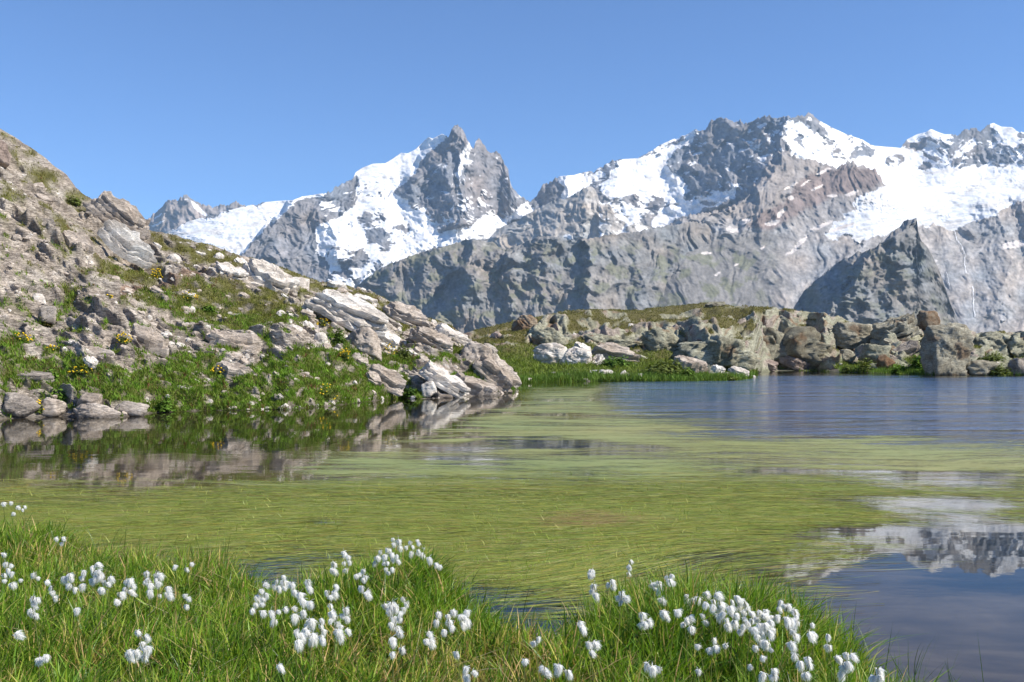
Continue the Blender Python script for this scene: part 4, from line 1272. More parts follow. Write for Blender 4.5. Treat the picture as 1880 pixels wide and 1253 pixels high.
# ------------------------------------------------------------------ lake
def lake():
    x = np.linspace(-26, 75, 150); y = np.concatenate([np.linspace(1.5, 20, 90), np.linspace(20.5, 78, 100)])
    X, Y = np.meshgrid(x, y, indexing='ij')
    pt = np.stack([X, Y, 0 * X], -1)
    u, v = to_px(pt)
    rip = 0.014 - 0.009 * smooth(1300, 1450, u) * smooth(940, 990, v)
    openw = smooth(1080, 1250, u + 0.0) * smooth(815, 785, v - (u - 1400) * 0.045) * smooth(684, 700, v)
    rip = rip + 1.9 * openw
    sw = np.exp(-((u - 860) / 110) ** 2 - ((v - 835) / 28) ** 2) + 0.4 * np.exp(-((u - 1680) / 160) ** 2 - ((v - 900) / 30) ** 2)
    rip = rip + 0.05 * sw
    link('lake_water', mesh_np('lake_water', pt, quads=grid_quads(150, 190)[:, ::-1], attrs={'Ripple': rip}), M_WATER, kind='structure', label='calm alpine lake with open blue water at the right')
    zb = -0.55 - 0.35 * smooth(5, 14, Y) + 0.10 * fbm2(X * 0.5, Y * 0.5, 3, 5)
    link('lake_bed', mesh_np('lake_bed', np.stack([X, Y, zb], -1), quads=grid_quads(150, 190)[:, ::-1]), M_BED, kind='structure', label='brown muddy bottom of the lake')


lake()

# ------------------------------------------------------------------ pondweed
MAT_POLY = [(-400, 872), (0, 874), (250, 868), (450, 850), (600, 815), (720, 795), (800, 778), (860, 752), (930, 722), (980, 709), (1100, 706), (1390, 699), (1420, 703), (1300, 708), (1160, 709), (1120, 716), (1115, 728), (1160, 745), (1250, 757), (1400, 771), (1600, 786), (1880, 801), (2300, 822), (2300, 985), (1880, 968), (1760, 950), (1690, 950), (1600, 972), (1480, 985), (1400, 1018), (1340, 1060), (1250, 1075), (1120, 1100), (1000, 1150), (880, 1170), (850, 1120), (760, 1080), (680, 1080), (560, 1095), (480, 1075), (400, 1060), (200, 1035), (-400, 1000)]
HOLES = [(860, 842, 95, 17, 0.5), (700, 868, 90, 8, 0.35), (780, 818, 70, 8, 0.35), (552, 957, 52, 9, 1.5), (570, 988, 120, 5, 0.8), (520, 1005, 110, 7, 0.8), (600, 1018, 100, 8, 0.7), (490, 1045, 80, 20, 1.0), (1640, 935, 140, 22, 0.55), (1500, 985, 150, 20, 0.4), (1000, 1096, 190, 30, 1.0), (950, 1125, 130, 30, 1.0), (1200, 1070, 150, 28, 0.95), (330, 947, 90, 8, 0.6), (420, 935, 60, 5, 0.5), (1300, 1020, 90, 16, 0.4), (780, 940, 60, 4, 0.3), (1000, 822, 60, 4, 0.45), (330, 945, 60, 6, 0.3), (1060, 960, 40, 3, 0.3), (930, 735, 35, 10, 0.5), (300, 900, 200, 4, 0.15), (1400, 800, 120, 5, 0.35), (1350, 845, 110, 10, 0.3), (1750, 880, 140, 12, 0.3), (150, 965, 60, 6, 0.3)]


def weed_density(u, v):
    d, _ = segdist(u, (v - HZ) * 3.0, [(a, (b - HZ) * 3.0) for a, b in MAT_POLY], True)
    ins = inpoly(u, v, MAT_POLY)
    s = np.where(ins, d, -d)
    kf_ = np.clip((v - HZ) / 300, 0.10, 1.0)
    den = smooth(-60 * kf_, 200 * kf_, s) * 1.0
    for a, b, ra, rb, k in HOLES:
        den = den - k * np.exp(-((u - a) / ra) ** 2 - ((v - b) / rb) ** 2)
    yw = waterY(np.maximum(v, HZ + 20)); xw = (u - CX) / F * yw
    den = den - 0.5 * smooth(0.05, 0.65, fbm2(xw * 0.22, yw * 0.55 + xw * 0.05, 4, 611, 0.6)) * smooth(700, 760, v)
    return np.clip(den, 0, 1)


def weed():
    # rows spaced evenly as seen, so the sheet is fine near and coarse far
    vv = np.concatenate([np.arange(699, 720, 0.8), np.arange(720, 800, 2.0), np.arange(800, 1190, 4.0)])
    yy = waterY(vv)
    uu = np.arange(-420, 2300, 9.0)
    Ug, Vg = np.meshgrid(uu, vv, indexing='ij')
    Yg = np.repeat(yy[None, :], len(uu), 0)
    pt = P(Ug, Vg, Yg); pt[..., 2] = 0.004
    den = weed_density(Ug, Vg)
    keep = den > 0.003
    nu, nv = Ug.shape
    q = grid_quads(nu, nv)
    kf = keep.ravel()[q].any(1)
    sheet = link('pondweed_mat', mesh_np('pondweed_mat', pt, quads=q[kf], attrs={'Density': den * (0.70 + 0.12 * smooth(860, 980, Vg))}), M_MAT, kind='stuff', label='green and yellow mat of pondweed floating across the lake', category='pondweed')
    # single floating leaves, real ribbons on the surface
    r = np.random.default_rng(5)
    def ribbons(n, v0, v1, Lr, Wr, z, seed, umin=-250, umax=2100, pf=None):
        r = np.random.default_rng(seed)
        u = r.uniform(umin, umax, n * 3); v = r.uniform(v0, v1, n * 3)
        d = weed_density(u, v)
        k = (r.uniform(0, 1, n * 3) < ((np.clip(d, 0, 1) ** 1.5 + 0.03 * (d > 0.01)) * smooth(850, 960, v) if pf is None else pf(u, v)))
        u = u[k][:n]; v = v[k][:n]; n = len(u)
        c = P(u, v, waterY(v)); x, y = c[:, 0], c[:, 1]
        ang = fbm2(x * 0.22, y * 0.22, 3, 71) * 0.34 + r.normal(0, 0.12, n)
        ang = ang + 0.75 * np.exp(-((u - 1120) / 300) ** 2 - ((v - 1060) / 60) ** 2) - 0.5 * np.exp(-((u - 1700) / 150) ** 2 - ((v - 940) / 50) ** 2)
        L = r.uniform(*Lr, n); W = r.uniform(*Wr, n); cur = r.normal(0, 0.35, n)
        ns = 5
        vs = np.zeros((n, ns + 1, 2, 3))
        px, py = x.copy(), y.copy()
        for k_ in range(ns + 1):
            t = k_ / ns
            a = ang + cur * (t - 0.5)
            wdt = W * (0.25 + 0.75 * math.sin(math.pi * min(t + 0.12, 1.0))) * 0.5
            for s_, sg in ((0, -1), (1, 1)):
                vs[:, k_, s_, 0] = px - np.sin(a) * wdt * sg
                vs[:, k_, s_, 1] = py + np.cos(a) * wdt * sg
                vs[:, k_, s_, 2] = z - 0.001 + 0.002 * r.uniform(0, 1, n)
            px = px + np.cos(a) * L / ns; py = py + np.sin(a) * L / ns
        b = np.arange(n)[:, None] * (ns + 1) * 2 + np.arange(ns)[None, :] * 2
        q = np.stack([b, b + 1, b + 3, b + 2], -1).reshape(-1, 4)
        pal = np.array([(0.17, 0.215, 0.03), (0.215, 0.245, 0.04), (0.12, 0.17, 0.025), (0.29, 0.245, 0.045), (0.24, 0.165, 0.065), (0.36, 0.35, 0.14), (0.07, 0.09, 0.025)])
        pi = r.choice(7, n, p=[0.30, 0.24, 0.18, 0.13, 0.05, 0.04, 0.06])
        brown = np.exp(-((u - 1030) / 110) ** 2 - ((v - 955) / 20) ** 2) > r.uniform(0.3, 1.2, n)
        pi = np.where(brown, 4, pi)
        cl = pal[pi] * 1.1 * r.uniform(0.75, 1.3, (n, 1))
        return vs.reshape(-1, 3), q, np.repeat(cl, (ns + 1) * 2, 0)
    parts = [ribbons(30000, 930, 1160, (0.25, 0.75), (0.003, 0.0065), 0.006, 51), ribbons(20000, 850, 960, (0.3, 0.9), (0.004, 0.008), 0.006, 52)]
    # loose strands over the open pools
    g = lambda a, b, ra, rb: (lambda u, v: np.exp(-((u - a) / ra) ** 2 - ((v - b) / rb) ** 2))
    parts.append(ribbons(1900, 1010, 1165, (0.3, 0.8), (0.003, 0.006), 0.006, 61, 780, 1460, g(1090, 1080, 230, 44)))
    parts.append(ribbons(1500, 930, 1070, (0.3, 0.9), (0.003, 0.006), 0.006, 62, 1250, 1880, lambda u, v: np.maximum(g(1360, 1010, 120, 30)(u, v), 0.35 * g(1660, 925, 170, 22)(u, v))))
    parts.append(ribbons(450, 985, 1090, (0.2, 0.6), (0.003, 0.006), 0.006, 63, 380, 720, g(530, 1035, 110, 36)))
    vs = []; qs = []; cs = []; off = 0
    for a, b, c in parts:
        vs.append(a); qs.append(b + off); cs.append(c); off += len(a)
    link('pondweed', mesh_np('pondweed', np.concatenate(vs), quads=np.concatenate(qs), col=np.concatenate(cs)), M_WEED, kind='stuff', label='thin floating pondweed leaves lying on the water', category='pondweed')


weed()


def blades(base, up, lean_dir, h, w, bend, col, nseg=3, side=None, seed=1):
    """base (n,3) up (n,3) lean_dir (n,3) -> tapered curved blades"""
    r = np.random.default_rng(seed)
    n = len(base)
    if side is None:
        a = r.uniform(0, 2 * np.pi, n)
        side = np.stack([np.cos(a), np.sin(a), 0 * a], 1)
    vs = np.zeros((n, nseg * 2 + 1, 3))
    for k in range(nseg + 1):
        t = k / nseg
        c = base + up * (h * t * (1 - 0.35 * bend * t))[:, None] + lean_dir * (h * bend * t ** 1.8)[:, None]
        if k < nseg:
            ww = (w * 0.5 * (1 - t ** 1.6 * 0.75))[:, None]
            vs[:, k * 2] = c - side * ww; vs[:, k * 2 + 1] = c + side * ww
        else:
            vs[:, -1] = c
    m = nseg * 2 + 1
    b = np.arange(n)[:, None] * m
    q = np.concatenate([np.stack([b + 2 * k, b + 2 * k + 1, b + 2 * k + 3, b + 2 * k + 2], -1).reshape(-1, 4) for k in range(nseg - 1)]) if nseg > 1 else None
    t3 = np.stack([b + m - 3, b + m - 2, b + m - 1], -1).reshape(-1, 3)
    cc = np.repeat(col[:, None, :], m, 1)
    return vs.reshape(-1, 3), q, t3, cc.reshape(-1, 3)


def join_blades(sets):
    vs, qs, ts, cs = [], [], [], []; off = 0
    for v, q, t, c in sets:
        vs.append(v); cs.append(c); ts.append(t + off)
        if q is not None: qs.append(q + off)
        off += len(v)
    return np.concatenate(vs), (np.concatenate(qs) if qs else None), np.concatenate(ts), np.concatenate(cs)


# ------------------------------------------------------------------ near bank
BANK_PX = [(-500, 990), (0, 1002), (100, 1018), (200, 1042), (330, 1052), (430, 1066), (480, 1092), (530, 1112), (600, 1103), (690, 1090), (790, 1092), (850, 1122), (885, 1150), (910, 1185), (1000, 1205), (1070, 1175), (1100, 1152), (1200, 1130), (1350, 1142), (1450, 1168), (1530, 1204), (1600, 1245), (1650, 1290), (1720, 1370)]
BANK_W = [tuple(P(a, b, waterY(b, 0.02))[:2]) for a, b in BANK_PX] + [(2.2, 1.0), (3.0, -8), (-14, -8)]
MOUNDS = [(720, 1110, 0.45, 0.10), (800, 1105, 0.25, 0.06), (1250, 1185, 0.55, 0.07), (1420, 1200, 0.4, 0.05), (30, 1020, 0.5, 0.08), (560, 1180, 0.5, 0.05)]


def bank_z(x, y):
    d, _ = segdist(x, y, BANK_W, True)
    ins = inpoly(x, y, BANK_W)
    s = np.where(ins, d, -d) + 0.13 * fbm2(x * 2.3, y * 2.3, 3, 403)
    z = np.where(s > 0, 0.07 * (1 - np.exp(-s / 0.25)), np.maximum(s * 0.7, -0.7))
    for a, b, rad, hh in MOUNDS:
        c = P(a, b, waterY(b, 0.05))
        z = z + hh * np.exp(-((x - c[0]) ** 2 + (y - c[1]) ** 2) / rad ** 2) * (s > -0.1)
    z = z + (0.045 * fbm2(x * 2.2, y * 2.2, 3, 401)) * smooth(-0.1, 0.15, s)
    return z, s


def bank():
    x = np.arange(-14, 4.01, 0.1); y = np.arange(-8, 9.51, 0.1)
    X, Y = np.meshgrid(x, y, indexing='ij')
    z, s = bank_z(X, Y)
    z = np.where(s < -1.2, -0.9, z)
    link('grassy_bank', mesh_np('grassy_bank', np.stack([X, Y, z], -1), quads=grid_quads(len(x), len(y))[:, ::-1]), M_BANK, kind='structure', label='near bank of wet meadow in the foreground')
    r = np.random.default_rng(77)
    def col_for(n, x, y):
        pal = np.array([(0.095, 0.20, 0.016), (0.135, 0.245, 0.02), (0.22, 0.31, 0.04), (0.055, 0.125, 0.014), (0.34, 0.33, 0.10), (0.42, 0.31, 0.16)])
        pi = r.choice(6, n, p=[0.30, 0.28, 0.16, 0.14, 0.08, 0.04])
        pat = fbm2(x * 0.9, y * 0.9, 3, 431)
        dry = (pat > 0.25) & (r.uniform(0, 1, n) < 0.28)
        pi = np.where(dry, r.choice([4, 5], n), pi)
        return pal[pi] * np.array([1.2, 1.1, 1.0]) * r.uniform(0.7, 1.4, (n, 1))
    sets = []
    # tussocks
    nT = 5200
    tx = r.uniform(-5.2, 3.6, nT * 3); ty = r.uniform(2.6, 9.0, nT * 3)
    tz, ts = bank_z(tx, ty)
    u, v = to_px(np.stack([tx, ty, tz], -1))
    k = (ts > -0.05) & (u > -330) & (u < 2150) & (v < 1480)
    tx, ty, tz, ts = tx[k], ty[k], tz[k], ts[k]
    print('tussocks', len(tx))
    per = 21
    n = len(tx) * per
    ti = np.repeat(np.arange(len(tx)), per)
    a = r.uniform(0, 2 * np.pi, n); rad = np.abs(r.normal(0, 0.055, n))
    bx = tx[ti] + np.cos(a) * rad; by = ty[ti] + np.sin(a) * rad
    bz, bs = bank_z(bx, by)
    th = r.uniform(0.12, 0.31, len(tx)) * (0.85 + 0.3 * fbm2(tx * 0.8, ty * 0.8, 2, 441)); th = np.clip(th, 0.10, 0.36)
    h = th[ti] * r.uniform(0.6, 1.15, n)
    edge = smooth(-0.08, 0.1, bs)
    h = h * (0.6 + 0.4 * edge)
    a2 = a + r.normal(0, 0.8, n)
    wind = np.array([0.30, 0.0])
    ld = np.stack([np.cos(a2) + wind[0], np.sin(a2) + wind[1], 0 * a], 1)
    bend = np.abs(r.normal(0.40, 0.28, n)); bend = np.where(r.uniform(0, 1, n) < 0.16, bend + 0.6, bend)
    up = np.stack([r.normal(0, 0.20, n), r.normal(0, 0.18, n), np.ones(n)], 1)
    sets.append(blades(np.stack([bx, by, bz - 0.01], 1), up, ld, h, r.uniform(0.0045, 0.0105, n), np.clip(bend, 0.02, 1.2), col_for(n, bx, by), 4, seed=3))
    # dead straw lying in the sward
    ns_ = 5000
    sx = r.uniform(-5.2, 3.4, ns_ * 3); sy = r.uniform(2.8, 8.6, ns_ * 3)
    sz, ss = bank_z(sx, sy)
    kk = (ss > -0.02) & (fbm2(sx * 1.1, sy * 1.1, 3, 433) > -0.15)
    sx, sy, sz = sx[kk][:ns_], sy[kk][:ns_], sz[kk][:ns_]; n = len(sx)
    a = r.uniform(0, 2 * np.pi, n)
    cl = np.array([(0.46, 0.36, 0.20), (0.36, 0.25, 0.13), (0.50, 0.45, 0.28)])[r.integers(0, 3, n)] * r.uniform(0.7, 1.2, (n, 1))
    sets.append(blades(np.stack([sx, sy, sz + r.uniform(0.0, 0.09, n)], 1), np.stack([np.cos(a) * 1.2, np.sin(a) * 1.2, r.uniform(0.1, 0.9, n)], 1), np.stack([np.cos(a), np.sin(a), -0.4 + 0 * a], 1), r.uniform(0.08, 0.2, n), r.uniform(0.003, 0.006, n), np.clip(np.abs(r.normal(0.3, 0.3, n)), 0, 1), cl, 3, seed=5))
    # sedge stalks standing in the water round the edge
    ne = 2600
    ex = r.uniform(-5.2, 3.2, ne * 6); ey = r.uniform(3.4, 8.6, ne * 6)
    ez, es = bank_z(ex, ey)
    kk = (es < 0.05) & (es > -0.34) & (r.uniform(0, 1, ne * 6) < np.exp(np.minimum(es, 0) / 0.12))
    ex, ey = ex[kk][:ne], ey[kk][:ne]; n = len(ex)
    a = r.uniform(0, 2 * np.pi, n)
    cl = np.array([0.06, 0.115, 0.025]) * r.uniform(0.7, 1.5, (n, 1))
    sets.append(blades(np.stack([ex, ey, 0 * ex - 0.06], 1), np.stack([r.normal(0, .12, n), r.normal(0, .1, n), np.ones(n)], 1), np.stack([np.cos(a), np.sin(a), 0 * a], 1), r.uniform(0.16, 0.38, n), r.uniform(0.003, 0.005, n), np.clip(np.abs(r.normal(0.3, 0.25, n)), 0, 1), cl, 4, seed=4))
    v_, q_, t_, c_ = join_blades(sets)
    link('bank_grass', mesh_np('bank_grass', v_, quads=q_, tris=t_, col=c_), M_GRASS, kind='stuff', label='bright green sedge and grass covering the near bank', category='grass')


bank()


# short leaf tips standing out of the weed
def emergent():
    r = np.random.default_rng(88)
    n = 9500
    u = r.uniform(-150, 1900, n); v = 872 + (1120 - 872) * r.uniform(0, 1, n) ** 0.8
    d = weed_density(u, v)
    cl = fbm2(u / 70, v / 24, 3, 451)
    k = (d > 0.25) & (cl + r.normal(0, 0.18, n) > 0.04) & (r.uniform(0, 1, n) < np.where(u > 1350, 0.12, 1.0) * 0.8)
    u, v = u[k], v[k]; n = len(u)
    b = P(u, v, waterY(v)); b[:, 2] = -0.005
    a = r.uniform(0, 2 * np.pi, n)
    col = np.array([(0.34, 0.42, 0.08), (0.52, 0.52, 0.16), (0.20, 0.28, 0.05)])[r.integers(0, 3, n)] * r.uniform(0.8, 1.2, (n, 1))
    print('emergent', n)
    s = blades(b, np.stack([r.normal(0, .45, n), r.normal(0, .2, n), np.ones(n)], 1), np.stack([np.cos(a), 0.4 * np.sin(a), 0 * a], 1), r.uniform(0.025, 0.085, n), r.uniform(0.003, 0.006, n), np.clip(np.abs(r.normal(0.4, 0.5, n)), 0, 1.8), col, 3, seed=6)
    v_, q_, t_, c_ = join_blades([s])
    link('emergent_leaves', mesh_np('emergent_leaves', v_, quads=q_, tris=t_, col=c_), M_GRASS, kind='stuff', label='short leaf tips poking up through the pondweed', category='water plants')


emergent()

# ------------------------------------------------------------------ turf on the slopes
def turf():
    r = np.random.default_rng(99)
    sets = []
    # hillside
    gi = np.argwhere((HG > 0.5) & (HU > -250))
    N = 95000
    pick = gi[r.integers(0, len(gi), N)]
    i = np.clip(pick[:, 0] + 0, 0, HP.shape[0] - 2); j = np.clip(pick[:, 1], 0, HP.shape[1] - 2)
    fa, fb = r.uniform(0, 1, (N, 1)), r.uniform(0, 1, (N, 1))
    p = HP[i, j] * (1 - fa) * (1 - fb) + HP[i + 1, j] * fa * (1 - fb) + HP[i, j + 1] * (1 - fa) * fb + HP[i + 1, j + 1] * fa * fb
    u = HU[i, j]; v = HV[i, j]
    k = p[:, 2] > 0.0
    p, u, v = p[k], u[k], v[k]; N = len(p)
    lush = smooth(0.10, 0.55, (v - interp(HILL_CREST, u)) / (interp(HILL_SHORE, u) - interp(HILL_CREST, u)) + 0.25 * fbm2(u / 40, v / 25, 3, 471))
    dry = np.array([0.20, 0.18, 0.055]); mid = np.array([0.135, 0.185, 0.03]); lu = np.array([0.145, 0.245, 0.03])
    c = dry * (1 - lush[:, None]) + mid * lush[:, None]
    l2 = (smooth(0.7, 1.0, lush) * smooth(-0.2, 0.3, fbm2(u / 16, v / 12, 3, 481)))[:, None]
    c = c * (1 - l2) + lu * l2
    c = c * (1.08 + 0.38 * fbm2(u / 12, v / 8, 4, 491)[:, None]) * r.uniform(0.65, 1.35, (N, 1))
    red = (fbm2(u / 18, v / 12, 3, 511) > 0.62) & (r.uniform(0, 1, N) < 0.45)
    c = np.where(red[:, None], np.array([0.20, 0.09, 0.05]), c)
    tall = 1 + 0.9 * smooth(0.1, 0.5, fbm2(u / 11, v / 9, 2, 521))
    a = r.uniform(0, 2 * np.pi, N)
    h = r.uniform(0.04, 0.11, N) * tall * (0.75 + 0.4 * lush)
    sets.append(blades(p - np.array([0, 0, 0.02]), np.stack([r.normal(0, .25, N), r.normal(-.2, .25, N), np.ones(N)], 1), np.stack([np.cos(a), np.sin(a), 0 * a], 1), h, r.uniform(0.014, 0.035, N), np.clip(np.abs(r.normal(0.4, 0.3, N)), 0, 1), np.clip(c, 0.02, 0.6), 2, seed=7))
    # far shore
    gi = np.argwhere((FR < 0.45))
    N = 80000
    pick = gi[r.integers(0, len(gi), N)]
    i = np.clip(pick[:, 0], 0, FP.shape[0] - 2); j = np.clip(pick[:, 1], 0, FP.shape[1] - 2)
    fa, fb = r.uniform(0, 1, (N, 1)), r.uniform(0, 1, (N, 1))
    p = FP[i, j] * (1 - fa) * (1 - fb) + FP[i + 1, j] * fa * (1 - fb) + FP[i, j + 1] * (1 - fa) * fb + FP[i + 1, j + 1] * fa * fb
    u = FU[i, j]; v = FV[i, j]
    lush = smooth(625, 675, v + 14 * fbm2(u / 35, v / 12, 3, 531))
    c = np.array([0.185, 0.17, 0.055]) * (1 - lush[:, None]) + np.array([0.17, 0.22, 0.042]) * lush[:, None]
    c = c * (1 + 0.3 * fbm2(u / 14, v / 6, 3, 541)[:, None]) * r.uniform(0.7, 1.25, (N, 1))
    a = r.uniform(0, 2 * np.pi, N)
    bush = 1 + 1.3 * smooth(0.15, 0.5, fbm2(u / 16, v / 7, 2, 551)) * lush
    sets.append(blades(p - np.array([0, 0, 0.02]), np.stack([r.normal(0, .3, N), r.normal(-.1, .3, N), np.ones(N)], 1), np.stack([np.cos(a), np.sin(a), 0 * a], 1), r.uniform(0.07, 0.2, N) * bush, r.uniform(0.03, 0.07, N), np.clip(np.abs(r.normal(0.4, 0.3, N)), 0, 1), np.clip(c, 0.02, 0.6), 2, seed=8))
    # reeds along the far waterline
    N = 7000
    u = np.concatenate([r.uniform(950, 1392, 5200), r.uniform(1540, 1730, 1500), r.uniform(1840, 1900, 300)])
    v = interp(FS_SHORE, u) + r.uniform(-5, 0.6, N)
    g = np.array([fs_point(a_, b_) for a_, b_ in zip(u, v)])
    p = g.copy(); p[:, 2] = np.minimum(p[:, 2], 0.3) - 0.05
    cl = np.array([0.13, 0.21, 0.04]) * (1 + 0.3 * fbm2(u / 20, v / 5, 3, 561)[:, None]) * r.uniform(0.7, 1.3, (N, 1))
    a = r.uniform(0, 2 * np.pi, N)
    sets.append(blades(p, np.stack([r.normal(0, .15, N), r.normal(0, .1, N), np.ones(N)], 1), np.stack([np.cos(a), np.sin(a), 0 * a], 1), r.uniform(0.2, 0.5, N), r.uniform(0.03, 0.05, N), np.clip(np.abs(r.normal(0.3, 0.2, N)), 0, 1), np.clip(cl, 0.02, .5), 2, seed=9))
    v_, q_, t_, c_ = join_blades(sets)
    link('turf', mesh_np('turf', v_, quads=q_, tris=t_, col=c_), M_TURF, kind='stuff', label='alpine turf, heath and sedge growing on the slopes and shores', category='turf')


turf()


# ------------------------------------------------------------------ leafy plants and flower clumps
def leafy(name, label, u, v, wpx, hpx, point, nleaf, col, seed, leaf=0.10, flowers=0, category='plant', group=None):
    r = np.random.default_rng(seed)
    g = point(u, v)
    w = wpx / F * g[1]; h = hpx / F * g[1]
    root = link(name, None, loc=tuple(g), label=label, category=category, group=group)
    root.empty_display_size = 0.2
    d = r.normal(size=(nleaf, 3)); d /= np.linalg.norm(d, axis=1)[:, None]; d[:, 2] = np.abs(d[:, 2])
    rad = r.uniform(0.35, 1.0, (nleaf, 1)) * (0.8 + 0.35 * fbm3(d[:, 0] * 2, d[:, 1] * 2, d[:, 2] * 2, 2, seed)[:, None])
    c = d * rad * np.array([w / 2, w * 0.4, h])
    L = leaf * r.uniform(0.6, 1.3, nleaf)
    a = r.uniform(0, 2 * np.pi, nleaf)
    fx = np.stack([np.cos(a), np.sin(a), r.normal(0, 0.35, nleaf)], 1)
    fy = np.cross(fx, d + np.array([0, 0, 0.8])); fy /= np.linalg.norm(fy, axis=1)[:, None]
    vs = np.stack([c - fx * L[:, None] * .5, c + fy * L[:, None] * .38, c + fx * L[:, None] * .5 + np.array([0, 0, -0.1]) * L[:, None], c - fy * L[:, None] * .38], 1).reshape(-1, 3)
    q = np.arange(nleaf * 4).reshape(-1, 4)
    cl = np.array(col) * r.uniform(0.65, 1.35, (nleaf, 1))
    link('foliage', mesh_np('foliage', vs, quads=q, col=np.repeat(cl, 4, 0)), M_TURF, parent=root)
    ns = 7
    b = np.stack([r.normal(0, w * .08, ns), r.normal(0, w * .08, ns), np.full(ns, -0.03)], 1)
    tt = r.normal(size=(ns, 3)) * np.array([.6, .6, 0]); 
    bl = blades(b, np.stack([tt[:, 0] * .6, tt[:, 1] * .6, np.ones(ns)], 1), tt, np.full(ns, h * 0.8), np.full(ns, max(0.012, w * 0.012)), np.full(ns, .3), np.tile(np.array([.08, .10, .03]), (ns, 1)), 3, seed=seed)
    link('stem', mesh_np('stem', bl[0], quads=bl[1], tris=bl[2], col=bl[3]), M_TURF, parent=root)
    if flowers:
        d = r.normal(size=(flowers, 3)); d /= np.linalg.norm(d, axis=1)[:, None]; d[:, 2] = np.abs(d[:, 2])
        c = d * r.uniform(0.75, 1.12, (flowers, 1)) * np.array([w / 2, w * .4, h])
        s = leaf * r.uniform(0.6, 1.1, flowers)
        o = [np.array(z) for z in ((1, 0, .3), (0, -1, .3), (-1, 0, .3), (0, 1, .3), (0, -.3, .9), (0, 0, -.4))]
        vs = np.stack([c + z * s[:, None] * .5 for z in o], 1).reshape(-1, 3)
        tr = []
        for z in ((0, 1, 4), (1, 2, 4), (2, 3, 4), (3, 0, 4), (1, 0, 5), (2, 1, 5), (3, 2, 5), (0, 3, 5)):
            tr.append(np.arange(flowers)[:, None] * 6 + np.array(z))
        link('blossom', mesh_np('blossom', vs, tris=np.concatenate(tr)), M_FLOWER, parent=root)
    return root


LG = (0.12, 0.21, 0.03); OL = (0.12, 0.15, 0.035); DK = (0.07, 0.10, 0.025)
leafy('leafy_bush', 'bright green broad-leaved bush between rocks at the far water', 1690, 683, 62, 40, fs_point, 900, LG, 1, 0.24, category='bush')
leafy('leafy_bush', 'lower green leaf clump at the water left of the broad-leaved bush', 1652, 686, 44, 20, fs_point, 420, LG, 2, 0.20, category='bush')
leafy('leafy_bush', 'dark green shrub in the shade left of the tall upright rock', 1702, 640, 30, 40, fs_point, 420, DK, 3, 0.20, category='bush')
leafy('leafy_bush', 'olive tussock at the water under the pale lichen shoulder', 1588, 684, 46, 30, fs_point, 500, OL, 4, 0.18, category='bush')
leafy('leafy_bush', 'small olive tussock at the foot of the dark crag', 1556, 684, 30, 16, fs_point, 300, OL, 5, 0.18, category='bush')
leafy('leafy_bush', 'green mound of plants right of the meadow boulders', 1128, 682, 74, 26, fs_point, 900, (0.10, 0.17, 0.03), 6, 0.18, category='bush')
leafy('leafy_bush', 'wide green hummock along the peninsula shore', 1222, 694, 110, 30, fs_point, 1100, OL, 7, 0.18, category='bush')
leafy('leafy_bush', 'round green hummock at the water on the peninsula', 1262, 698, 40, 24, fs_point, 420, (0.10, 0.17, 0.03), 8, 0.18, category='bush')
leafy('leafy_bush', 'grassy hummock at the right end of the peninsula', 1330, 697, 60, 14, fs_point, 420, OL, 9, 0.16, category='bush')
leafy('leafy_bush', 'low green tuft by the right picture edge shore', 1836, 690, 50, 26, fs_point, 420, OL, 10, 0.18, category='bush')
leafy('leafy_bush', 'green tuft on the ledge between tall rock and broad rock', 1820, 664, 60, 16, fs_point, 380, OL, 11, 0.18, category='bush')
leafy('leafy_bush', 'dark green bush at the left foot of the big rounded boulder', 622, 642, 30, 44, hill_point, 380, (0.09, 0.15, 0.03), 12, 0.09, category='bush')
leafy('leafy_bush', 'bushy green plant right of the big rounded boulder', 738, 672, 42, 34, hill_point, 480, OL, 13, 0.09, category='bush')
leafy('leafy_bush', 'light green leafy patch in the large turf slope', 382, 568, 40, 14, hill_point, 360, (0.16, 0.26, 0.04), 14, 0.09, category='bush')
leafy('leafy_bush', 'broad-leaved green plant beside the long grey block', 92, 706, 34, 34, hill_point, 420, LG, 15, 0.09, category='bush')
leafy('leafy_bush', 'dense green bush on the bank above the wide flat boulder', 105, 732, 66, 34, hill_point, 620, LG, 16, 0.08, category='bush')
leafy('leafy_bush', 'green bush at the waterline in the middle of the grassy shore', 300, 756, 46, 30, hill_point, 460, (0.10, 0.18, 0.025), 17, 0.08, category='bush')
leafy('leafy_bush', 'brown-green cushion below the turf gully on the left slope', 80, 588, 36, 22, hill_point, 360, (0.11, 0.10, 0.035), 18, 0.08, category='bush')
leafy('leafy_bush', 'cushion plant on top of the stepped ledge', 137, 378, 38, 24, hill_point, 360, OL, 19, 0.09, category='bush')
leafy('leafy_bush', 'dark green bush below the white shoreline blocks', 835, 726, 40, 20, hill_point, 330, (0.10, 0.16, 0.03), 20, 0.09, category='bush')
leafy('leafy_bush', 'green tuft at the water beside the upright white block', 752, 728, 30, 22, hill_point, 300, (0.07, 0.13, 0.025), 21, 0.09, category='bush')
